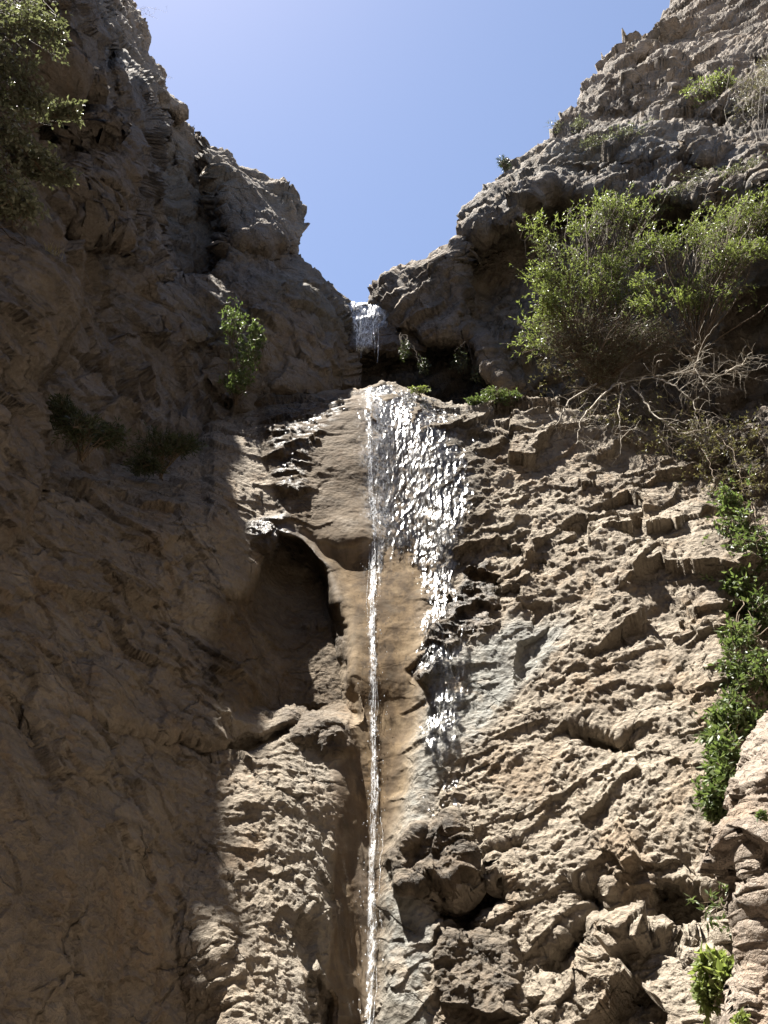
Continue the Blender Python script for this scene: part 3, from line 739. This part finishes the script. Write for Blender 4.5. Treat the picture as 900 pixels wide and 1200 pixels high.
# loose drops thrown off the thread
dV, dQ, kk = [], [], 0
oct_v = np.array([(1, 0, 0), (0, 1, 0), (-1, 0, 0), (0, -1, 0), (0, 0, 1), (0, 0, -1)], float)
oct_f = np.array([(0, 1, 4), (1, 2, 4), (2, 3, 4), (3, 0, 4), (1, 0, 5), (2, 1, 5), (3, 2, 5), (0, 3, 5)])
for s in range(520):
    i = sr.integers(2, len(mid)); side = abs(sr.normal(0, .09)) * (1 if sr.random() < .7 else -1)
    p = mid[i] + np.array([side, sr.uniform(-.05, .02), sr.normal(0, .02)]); r_ = sr.uniform(.003, .0085)
    dV.append(p + oct_v * r_ * np.array([1, 1, sr.uniform(1, 2.2)])); dQ.append(oct_f + kk); kk += 6
d = raw_mesh('spray', np.concatenate(dV), np.concatenate(dQ), M_STREAM, None, True, parent=fall); d['kind'] = 'stuff'
# ------------------------------------------------------------------ plants
pr = np.random.default_rng(21)
M_LEAF = {
 'fresh': leaf_material('fresh_leaf', (.145, .180, .062), (.265, .295, .130), .45),
 'grey': leaf_material('grey_leaf', (.125, .135, .09), (.24, .25, .185), .30),
 'dull': leaf_material('dull_leaf', (.12, .115, .06), (.21, .185, .115), .30),
 'deep': leaf_material('deep_leaf', (.082, .118, .048), (.170, .210, .095), .36),
 'dark': leaf_material('dark_leaf', (.04, .055, .025), (.075, .09, .045), .25),
 'straw': leaf_material('straw_blade', (.30, .25, .13), (.42, .36, .20), .25),
}
M_TWIG = wood_material('brown_twig', (.10, .075, .05), (.17, .13, .09))
M_BARE = wood_material('bleached_branch', (.23, .20, .16), (.40, .36, .295))

def curve(a, b, n=8, bow=.15, up=(0, 0, 1)):
    t = np.linspace(0, 1, n)[:, None]; L = np.linalg.norm(b - a)
    s = np.cross(b - a, pr.normal(size=3)); s /= np.linalg.norm(s) + 1e-9
    off = (s * pr.normal(0, .6) + np.asarray(up) * pr.uniform(.3, 1)) * bow * L
    p = a + (b - a) * t + off * (4 * t * (1 - t))
    p[1:-1] += pr.normal(0, .012 * L, (n - 2, 3))
    return p

def leaves(bases, dirs, length, width, fold=.25, droop=0.0):
    """each leaf: a folded four-cornered blade with its own length, roll and droop"""
    n = len(bases); bases = np.asarray(bases); d = np.asarray(dirs)
    d = d / (np.linalg.norm(d, axis=1, keepdims=True) + 1e-9)
    s = np.cross(d, pr.normal(size=(n, 3))); s /= np.linalg.norm(s, axis=1, keepdims=True) + 1e-9
    up = np.cross(s, d)
    L = length * pr.uniform(.55, 1.25, (n, 1)); W = width * pr.uniform(.7, 1.25, (n, 1))
    mid = bases + d * L * .45
    tip = bases + d * L + up * L * pr.normal(0, .18, (n, 1)) - np.array([0, 0, droop]) * L
    l = mid + s * W * .5 + up * W * fold; r_ = mid - s * W * .5 + up * W * fold
    V = np.stack([bases, l, tip, r_], 1).reshape(-1, 3)
    Qd = np.arange(4 * n).reshape(n, 4)
    tint = np.repeat(np.clip(pr.normal(.45, .3, n), 0, 1), 4)
    return V, Qd, tint

def mid_tube(paths, name, mat, parent, base, sides=4):
    o = strands(name, [(p - base, r) for p, r in paths], mat, parent, sides)
    return o

def plant(name, label, cat, base, clumps, leaf, size, stems=5, twigs=40, per=12, group=None, tube=.012, bow=.18, spread=.9, droop=0.0, mat_stem=None, shag=.35, leafmesh='foliage', up=(0, 0, 1), on_crag=False):
    """base: (px, py, Y); clumps: (px, py, rx, ry, Y); size: leaf length, width in metres"""
    if on_crag:
        clumps = [(a, b, c, d, crag_y(a, b + d * .5) - .12) for a, b, c, d, e in clumps]; base = (base[0], base[1], crag_y(base[0], base[1]))
    root_p = at(*base)
    root = bpy.data.objects.new(name, None); COL.objects.link(root); root.location = root_p
    tag(root, label, cat, group)
    tubes, LB, LD = [], [], []
    for (cx, cy, rx, ry, Y) in clumps:
        c = at(cx, cy, Y); sc = Y / bearing(cx, cy)[1] / FPX
        ax = np.array([rx * sc, .5 * (rx + ry) * sc * .8, ry * sc])
        for k in range(stems):
            tgt = c + pr.normal(0, .45, 3) * ax
            sp_ = curve(root_p + pr.normal(0, .02, 3), tgt, 10, bow, up)
            tubes.append((sp_, np.linspace(tube, tube * .35, 10) * pr.uniform(.6, 1.1)))
            for q in range(twigs):
                i = pr.integers(3, 10); a = sp_[i]
                v = pr.normal(size=3); v /= np.linalg.norm(v); rr = pr.uniform(.35, 1) ** .6
                b = c + v * rr * ax * (1 + shag * pr.normal(0, .5))
                if np.linalg.norm(b - a) > 1.5 * ax.max(): a = a + (b - a) * .4
                tw = curve(a, b, 6, .14, up); tubes.append((tw, np.linspace(tube * .32, tube * .12, 6)))
                tt = pr.uniform(.25, 1.0, per) ** .8 * 5
                i0 = np.minimum(tt.astype(int), 4); f = (tt - i0)[:, None]
                pos = tw[i0] * (1 - f) + tw[i0 + 1] * f
                LB.append(pos + pr.normal(0, size[0] * .12, (per, 3)))
                LD.append((tw[i0 + 1] - tw[i0]) / (np.linalg.norm(tw[i0 + 1] - tw[i0], axis=1, keepdims=True) + 1e-9) + pr.normal(0, spread, (per, 3)) + np.array(up) * .25)
    LB, LD = np.concatenate(LB), np.concatenate(LD)
    V, Qd, tint = leaves(LB - root_p, LD, size[0], size[1], droop=droop)
    raw_mesh(leafmesh, V, Qd, M_LEAF[leaf], dict(tint=tint), False, parent=root)
    mid_tube(tubes, 'stems', mat_stem or M_TWIG, root, root_p)
    return root

def grass(name, label, base, n, length, width, leaf, spread=.5, group=None, rx=.12, lean=(0, 0, 1)):
    rp = at(*base)
    V, Qd, T = [], [], []; k = 0
    for b in range(n):
        p = np.array([pr.normal(0, rx), pr.normal(0, rx * .6), pr.normal(0, rx * .3)]); d = np.asarray(lean, float) + pr.normal(0, spread, 3); d /= np.linalg.norm(d)
        L = length * pr.uniform(.5, 1.2); s = np.cross(d, [0, 1, .2]); s /= np.linalg.norm(s) + 1e-9
        seg = 5; t = np.linspace(0, 1, seg + 1)
        c = p + d * (L * t)[:, None] + np.array([0, 0, -1]) * (L * .35 * pr.uniform(.3, 1.4) * t ** 2)[:, None]
        w = width * (1 - t ** 1.5) * .5 + width * .04
        V.append(np.stack([c - s * w[:, None], c + s * w[:, None]], 1).reshape(-1, 3))
        for q in range(seg): Qd.append([k + 2 * q, k + 2 * q + 1, k + 2 * q + 3, k + 2 * q + 2])
        T.append(np.full(2 * seg + 2, np.clip(pr.normal(.5, .3), 0, 1))); k += 2 * seg + 2
    o = raw_mesh(name, np.concatenate(V), np.array(Qd), M_LEAF[leaf], dict(tint=np.concatenate(T)), False)
    o.location = rp; tag(o, label, 'grass', group)
    return o

def scatter(zones, n, r0, r1):
    """sprays of uneven size spread through a crown"""
    out = []
    for (cx, cy, rx, ry, Y), k in zip(zones, n):
        for q in range(k):
            a = pr.uniform(0, 6.283); s = pr.uniform(0, 1) ** .55; r_ = pr.uniform(r0, r1)
            out.append((cx + rx * s * math.cos(a), cy + ry * s * math.sin(a), r_ * 1.15, r_ * .85, Y + pr.normal(0, .22)))
    return out
crag_y = lambda a, b: float(on(CR_V, CR_PX, CR_PY, a, b)[1])
# shrubs round the shelf on the right
plant('leafy_shrub', 'large bright green leafy shrub growing over the dead branches right of the waterfall', 'shrub', (690, 440, 13.2),
      scatter([(685, 305, 78, 62, 12.5), (640, 360, 36, 56, 12.7), (725, 350, 60, 60, 12.3), (740, 255, 50, 30, 12.4)], (13, 7, 8, 6), 13, 30),
      'fresh', (.095, .022), stems=2, twigs=15, per=13, tube=.016, shag=.7)
plant('leafy_shrub', 'spreading green shrub at the right edge beside the large bright green shrub', 'shrub', (815, 420, 12.0),
      scatter([(810, 285, 60, 46, 11.6), (865, 272, 46, 42, 11.3), (800, 345, 56, 36, 11.7), (890, 250, 30, 26, 11.1)], (11, 8, 8, 5), 13, 28),
      'fresh', (.088, .020), stems=2, twigs=15, per=13, tube=.016, shag=.7)
plant('twiggy_shrub', 'dull grey green twiggy shrub half dead under the large bright green shrub', 'shrub', (700, 450, 12.9),
      [(690, 385, 50, 40, 12.2), (735, 390, 44, 34, 12.0), (650, 400, 30, 30, 12.5), (770, 395, 40, 26, 11.8), (700, 425, 50, 20, 12.2)], 'grey', (.07, .016), stems=6, twigs=26, per=5, tube=.02, shag=.6)
plant('leafy_shrub', 'small bright green shrub high on the crag in front of the sunlit rocks', 'shrub', (842, 146, 14.0),
      [(822, 112, 26, 22, 13.7), (845, 96, 20, 16, 13.6)], 'fresh', (.095, .03), stems=4, twigs=22, per=11, on_crag=True)
plant('dry_shrub', 'greyish dry shrub high on the crag at the right edge', 'shrub', (895, 172, 13.0),
      [(880, 120, 30, 36, 12.8), (905, 90, 22, 30, 12.7)], 'dull', (.07, .016), stems=5, twigs=30, per=9, on_crag=True, mat_stem=M_BARE, tube=.005)
plant('low_shrub', 'low grey green shrub lying along the ledge of the crag above the pale rock', 'shrub', (735, 172, 14.6),
      [(735, 158, 32, 11, 14.4), (700, 168, 22, 9, 14.5), (765, 150, 18, 10, 14.3)], 'grey', (.07, .02), stems=3, twigs=22, per=10, on_crag=True)
plant('low_shrub', 'sprawling grey green shrub on the crag just above the spreading green shrub', 'shrub', (840, 226, 12.9),
      [(820, 212, 34, 14, 12.7), (868, 200, 32, 16, 12.4), (800, 228, 24, 12, 12.7), (895, 196, 20, 14, 12.3)], 'grey', (.065, .018), stems=3, twigs=20, per=10, on_crag=True)
plant('small_shrub', 'small dark shrub on the skyline at the left shoulder of the crag', 'shrub', (596, 206, 15.2),
      [(590, 192, 9, 12, 15.1)], 'dark', (.075, .022), stems=5, twigs=16, per=9)
plant('small_shrub', 'thin wispy green shrub on the skyline below the top tier of the crag', 'shrub', (668, 162, 15.6),
      [(652, 150, 16, 10, 15.5)], 'grey', (.08, .018), stems=4, twigs=9, per=6)
plant('small_shrub', 'small dark green shrub tucked under the top tier of the crag', 'shrub', (684, 160, 15.4),
      [(680, 146, 12, 12, 15.1)], 'grey', (.07, .02), stems=4, twigs=15, per=9)
plant('green_herb', 'bright green herb clump on the brink right of the waterfall', 'plant', (575, 482, 13.4),
      [(578, 464, 24, 11, 13.1), (600, 466, 16, 8, 13.0), (556, 470, 12, 7, 13.3)], 'deep', (.07, .032), stems=4, twigs=16, per=9)
plant('green_herb', 'little yellowish herb on the brink between waterfall and bright green clump', 'plant', (494, 464, 13.4),
      [(490, 456, 16, 5, 13.3)], 'fresh', (.05, .022), stems=4, twigs=10, per=8)
plant('hanging_herb', 'dark herb hanging in the hollow just right of the short upper waterfall', 'plant', (470, 392, 15.2),
      [(474, 412, 9, 18, 15.0), (498, 430, 8, 14, 14.9)], 'dark', (.06, .025), stems=4, twigs=12, per=8, up=(0, 0, -.3), tube=.005)
plant('hanging_herb', 'dark herb hanging in the hollow above the bright green herb clump', 'plant', (548, 400, 14.9),
      [(540, 425, 14, 16, 14.7), (560, 440, 10, 12, 14.6)], 'dark', (.06, .025), stems=4, twigs=10, per=8, up=(0, 0, -.3), tube=.005)
# left side
plant('broadleaf_plant', 'leafy green plant standing in the shaded corner left of the upper waterfall', 'plant', (276, 474, 13.2),
      [(272, 372, 18, 28, 12.8), (290, 410, 22, 28, 12.8), (278, 445, 20, 18, 12.8), (300, 390, 10, 20, 12.9)], 'deep', (.085, .045), stems=4, twigs=16, per=8)
plant('ledge_shrub', 'dark spiky shrub on the shaded ledge below the leafy green plant', 'shrub', (190, 560, 10.3),
      [(185, 520, 38, 18, 10.0), (215, 522, 22, 12, 10.2), (170, 545, 28, 12, 10.0)], 'dark', (.10, .016), stems=4, twigs=28, per=11)
plant('ledge_shrub', 'dark shrub on the shaded ledge beside the knobbly outcrop', 'shrub', (95, 540, 8.7),
      [(90, 500, 34, 24, 8.4), (125, 510, 28, 18, 8.8), (70, 480, 18, 18, 8.4)], 'dark', (.09, .02), stems=4, twigs=26, per=11)
plant('hanging_shrub', 'grey green shrub hanging down the rock at the upper left corner', 'shrub', (-50, -50, 5.0),
      [(20, 25, 45, 40, 4.4), (62, 40, 26, 34, 4.7), (-40, 60, 50, 50, 4.4), (15, 90, 40, 36, 4.4)], 'grey', (.060, .034), stems=4, twigs=24, per=10, shag=.7, up=(0, 0, -.6))
plant('hanging_shrub', 'pale leaved shrub on the rock above the knobbly outcrop at the left edge', 'shrub', (-60, 120, 5.0),
      [(15, 155, 40, 32, 4.3), (48, 188, 30, 20, 4.6), (5, 222, 34, 24, 4.3), (72, 208, 18, 8, 4.7), (-40, 190, 40, 40, 4.3), (28, 245, 22, 14, 4.5), (40, 120, 24, 22, 4.5), (85, 130, 12, 12, 4.8)], 'grey', (.060, .036), stems=4, twigs=20, per=9, shag=.7, up=(0, 0, -.5))
grass('dry_grass', 'straw coloured tuft of dry grass on top of the knobbly outcrop', (58, 300, float(on(OC_V, OC_PX, OC_PY, 58, 312)[1]) - .12), 70, .26, .008, 'straw', .28, rx=.05, lean=(.15, 0, 1))
grass('green_grass', 'small tuft of grass on the wet ledge below the shaded hollow', (345, 872, 9.6), 46, .26, .010, 'deep', .40, rx=.05)
# climbing plants down the right
VG = 'climbing plants down the right side of the cliff'
for px, py, Y, cl, lab in (
    (880, 590, 9.9, [(866, 620, 26, 30, 9.6), (892, 645, 26, 34, 9.4), (852, 590, 14, 22, 9.8)], 'topmost leafy climber on the right of the cliff just below the brown trailing brush'),
    (885, 680, 9.5, [(872, 705, 24, 36, 9.2), (896, 720, 24, 40, 9.0), (860, 690, 14, 26, 9.4)], 'dense leafy climber on the cliff at the right edge, second below the brown trailing brush'),
    (885, 760, 9.1, [(868, 790, 26, 34, 8.8), (892, 790, 22, 34, 8.7), (856, 760, 12, 22, 9.0)], 'leafy climber on the cliff, third below the brown trailing brush'),
    (880, 830, 8.8, [(856, 848, 26, 22, 8.5), (880, 850, 18, 22, 8.4), (836, 866, 14, 10, 8.5)], 'leafy climber reaching left over the cliff directly above the top of the pale boulder'),
    (866, 880, 8.5, [(848, 908, 18, 14, 8.2), (844, 940, 9, 12, 8.1), (856, 888, 14, 14, 8.2)], 'lowest and thinnest leafy climber in the cleft left of the pale boulder')):
    cy = lambda a, b: float(on(CL_V, CL_PX, CL_PY, min(a, 900), b)[1])
    cl = cl + [(a + pr.uniform(-14, 4), b + pr.uniform(28, 50), 15, 24, e) for a, b, c, d, e in cl[:1]]
    cl = [(a, b, c, d, min(e, cy(a, b) - .22)) for a, b, c, d, e in cl]
    plant('climber', lab, 'plant', (px, py, min(Y, cy(px, py) - .05)), cl, 'deep', (.085, .038), stems=4, twigs=19, per=8, group=VG, up=(0, 0, -.35), shag=1.1)
plant('broadleaf_plant', 'light green broad leaved plant at the foot of the pale boulder', 'plant', (846, 1185, 5.9),
      [(835, 1130, 20, 14, 5.7), (850, 1145, 14, 14, 5.6), (826, 1165, 12, 16, 5.7)], 'fresh', (.075, .04), stems=4, twigs=9, per=7)
plant('green_herb', 'tiny bright green sprig in a crack of the pale boulder', 'plant', (902, 962, 4.75),
      [(893, 956, 7, 5, 4.65)], 'deep', (.03, .018), stems=3, twigs=5, per=5, tube=.003)
plant('green_herb', 'small green sprig at the bottom edge on the pale boulder', 'plant', (868, 1215, 4.75),
      [(868, 1196, 12, 10, 4.65)], 'fresh', (.035, .02), stems=3, twigs=7, per=6, tube=.003)

# dead wood and brush under the big shrub
def brush(name, label, cat, base, limbs, twigs, mat, tube, fine, group=None, leaf=None, down=.5, reach=.6):
    rp = at(*base); root = bpy.data.objects.new(name, None); COL.objects.link(root); root.location = rp; tag(root, label, cat, group)
    big, small, LB, LD = [], [], [], []
    for pts in limbs:
        c = np.array([at(*q) for q in pts]); n = 6 * len(c)
        t = np.linspace(0, len(c) - 1, n)
        p = np.stack([np.interp(t, np.arange(len(c)), c[:, k]) for k in range(3)], -1) + pr.normal(0, .012, (n, 3))
        big.append((p, np.linspace(tube, tube * .3, n)))
        for q in range(twigs):
            a = p[pr.integers(1, n)]; d = pr.normal(0, 1, 3) * np.array([1, .6, .8]) + np.array([0, -.25, -down])
            b = a + d / np.linalg.norm(d) * reach * pr.uniform(.3, 1.1)
            tw = curve(a, b, 7, .22, (0, 0, pr.normal(0, .8))); small.append((tw, np.linspace(fine, fine * .4, 7) * pr.uniform(.5, 1.2)))
            for s in range(2):
                a2 = tw[pr.integers(2, 6)]; d2 = (b - a) * .5 + pr.normal(0, .25, 3) * reach
                tw2 = curve(a2, a2 + d2 * pr.uniform(.4, .9), 5, .2); small.append((tw2, np.linspace(fine * .6, fine * .25, 5)))
                if leaf:
                    i = pr.integers(1, 5, 7); LB.append(tw2[i]); LD.append(pr.normal(0, 1, (7, 3)) + (tw2[-1] - tw2[0]))
    if name in ('bare_twigs', 'hanging_twigs'): mid_tube(big + small, 'limbs', mat, root, rp, 3)
    else: mid_tube(big, 'limbs', mat, root, rp); mid_tube(small, 'twigs', mat, root, rp, 3)
    if leaf:
        V, Qd, tint = leaves(np.concatenate(LB) - rp, np.concatenate(LD), .06, .02)
        raw_mesh('foliage', V, Qd, M_LEAF[leaf], dict(tint=tint), False, parent=root)
    return root
brush('dead_branches', 'bare bleached dead branches sticking out over the cliff below the large bright green shrub', 'branches', (720, 455, 12.1),
      [[(720, 450, 12.2), (765, 442, 11.6), (800, 435, 11.3), (840, 440, 11.2), (880, 436, 11.1)], [(765, 442, 11.6), (790, 452, 11.2), (812, 470, 11.0), (818, 495, 10.9)],
       [(790, 440, 11.4), (815, 432, 11.1), (828, 455, 10.9)], [(720, 450, 12.1), (700, 470, 11.6), (680, 492, 11.4), (676, 520, 11.3)],
       [(730, 450, 12.1), (725, 480, 11.5), (728, 520, 11.3)], [(740, 452, 11.9), (770, 490, 11.2), (800, 510, 11.0), (832, 500, 10.8)], [(700, 450, 12.2), (665, 470, 11.9), (652, 500, 11.8)],
       [(812, 440, 11.3), (822, 405, 11.1)], [(850, 438, 11.1), (872, 425, 11.0), (880, 412, 10.9)]], 22, M_BARE, .021, .0062, reach=.62)
brush('trailing_brush', 'brown tangled brush trailing over the edge of the cliff under the dead branches', 'brush', (740, 470, 12.4),
      [[(690, 455, 12.7), (710, 480, 12.0), (735, 500, 11.8)], [(740, 465, 12.3), (770, 500, 11.6), (790, 530, 11.3)], [(760, 470, 12.1), (810, 500, 11.3), (825, 540, 11.0)],
       [(720, 440, 12.6), (660, 440, 12.8), (640, 425, 12.9)], [(720, 440, 12.6), (690, 400, 12.7), (660, 395, 12.6)]], 46, M_TWIG, .014, .005, leaf='dull', reach=.6)
brush('trailing_brush', 'olive brown brush hanging beside the right edge of the cliff above the topmost climber', 'brush', (830, 500, 11.3),
      [[(810, 500, 11.4), (830, 540, 10.8), (842, 580, 10.4)], [(830, 500, 11.3), (860, 530, 10.6), (872, 580, 10.1)], [(840, 510, 11.2), (885, 500, 10.8), (905, 540, 10.3)]], 52, M_TWIG, .014, .005, leaf='dull', reach=.5)
brush('bare_twigs', 'bare dry twigs on the skyline at the top of the left buttress', 'twigs', (150, 12, 12.0),
      [[(150, 15, 11.9), (160, -15, 11.8), (175, -40, 11.8)], [(152, 15, 11.9), (172, 8, 11.8), (196, 14, 11.8)], [(158, 24, 11.9), (170, 16, 11.8), (185, 22, 11.8)]], 7, M_BARE, .006, .003, reach=.35, down=-.2)
brush('bare_twigs', 'tiny bare twig sprig on the skyline partway down the left buttress', 'twigs', (186, 92, 12.4),
      [[(184, 95, 12.3), (194, 90, 12.2), (204, 92, 12.2)], [(186, 96, 12.3), (190, 82, 12.2)]], 4, M_BARE, .005, .0025, reach=.22, down=-.2)
brush('hanging_twigs', 'thin green brown twig hanging in the cleft left of the pale boulder', 'twigs', (848, 1010, 6.6),
      [[(848, 1010, 6.6), (842, 1040, 6.4), (826, 1062, 6.4)], [(846, 1015, 6.6), (846, 1060, 6.4), (830, 1080, 6.3)]], 6, M_TWIG, .004, .002, reach=.2, leaf='deep')
# ------------------------------------------------------------------ ground, light, camera
gx = axis(-1, 1, 200)
GX, GY = np.meshgrid(np.sign(gx) * np.abs(gx) ** 3 * 400, np.sign(gx) * np.abs(gx) ** 3 * 400 + 3)
GZ = .10 * fbm(np.stack([GX, GY, GX * 0], -1), 1.2, 4, 5)
ground = grid_mesh('ground', np.stack([GX, GY, GZ], -1), M_PALE)
tag(ground, 'pale stony floor of the ravine', 'ground', kind='structure')

wd = bpy.data.worlds.new('World'); scene.world = wd; wd.use_nodes = True
nt = wd.node_tree; nt.nodes.clear()
sky = nt.nodes.new('ShaderNodeTexSky'); sky.sky_type = 'NISHITA'; sky.sun_disc = False
el = math.asin(SUN[2]); az = math.atan2(SUN[0], SUN[1])      # clockwise from +y
sky.sun_elevation = el; sky.sun_rotation = az
sky.altitude = 900; sky.air_density = 1.0; sky.dust_density = .55; sky.ozone_density = 4.0
bg = nt.nodes.new('ShaderNodeBackground'); bg.inputs['Strength'].default_value = SKY_K
ow = nt.nodes.new('ShaderNodeOutputWorld')
wb = nt.nodes.new('ShaderNodeMix'); wb.data_type = 'RGBA'; wb.blend_type = 'MULTIPLY'; wb.inputs[0].default_value = 1
wb.inputs[7].default_value = (1.13, .95, .84, 1)          # the camera's white balance
nt.links.new(sky.outputs[0], wb.inputs[6]); nt.links.new(wb.outputs[2], bg.inputs[0]); nt.links.new(bg.outputs[0], ow.inputs[0])
ld = bpy.data.lights.new('sun', 'SUN'); ld.energy = SUN_K; ld.angle = R(.53); ld.color = (1, .945, .86)
lo = bpy.data.objects.new('sun', ld); COL.objects.link(lo)
from mathutils import Vector
lo.rotation_euler = Vector(SUN).to_track_quat('Z', 'Y').to_euler(); lo.location = (-20, 10, 60)

cd = bpy.data.cameras.new('camera'); cam = bpy.data.objects.new('camera', cd); COL.objects.link(cam)
cam.location = EYE; cam.rotation_euler = (R(90) + PITCH, 0, 0)
cd.sensor_fit = 'VERTICAL'; cd.sensor_height = 36; cd.lens = 36 * FPX / 1200
cd.clip_start = .05; cd.clip_end = 2000
scene.camera = cam
scene.view_settings.view_transform = 'Standard'; scene.view_settings.look = 'None'
scene.view_settings.gamma = 1; scene.view_settings.exposure = EXPO; scene.view_settings.use_curve_mapping = False
scene.render.engine = 'CYCLES'
scene.cycles.use_denoising = True
scene.cycles.max_bounces = 6; scene.cycles.transparent_max_bounces = 24
scene.cycles.caustics_reflective = False; scene.cycles.caustics_refractive = False
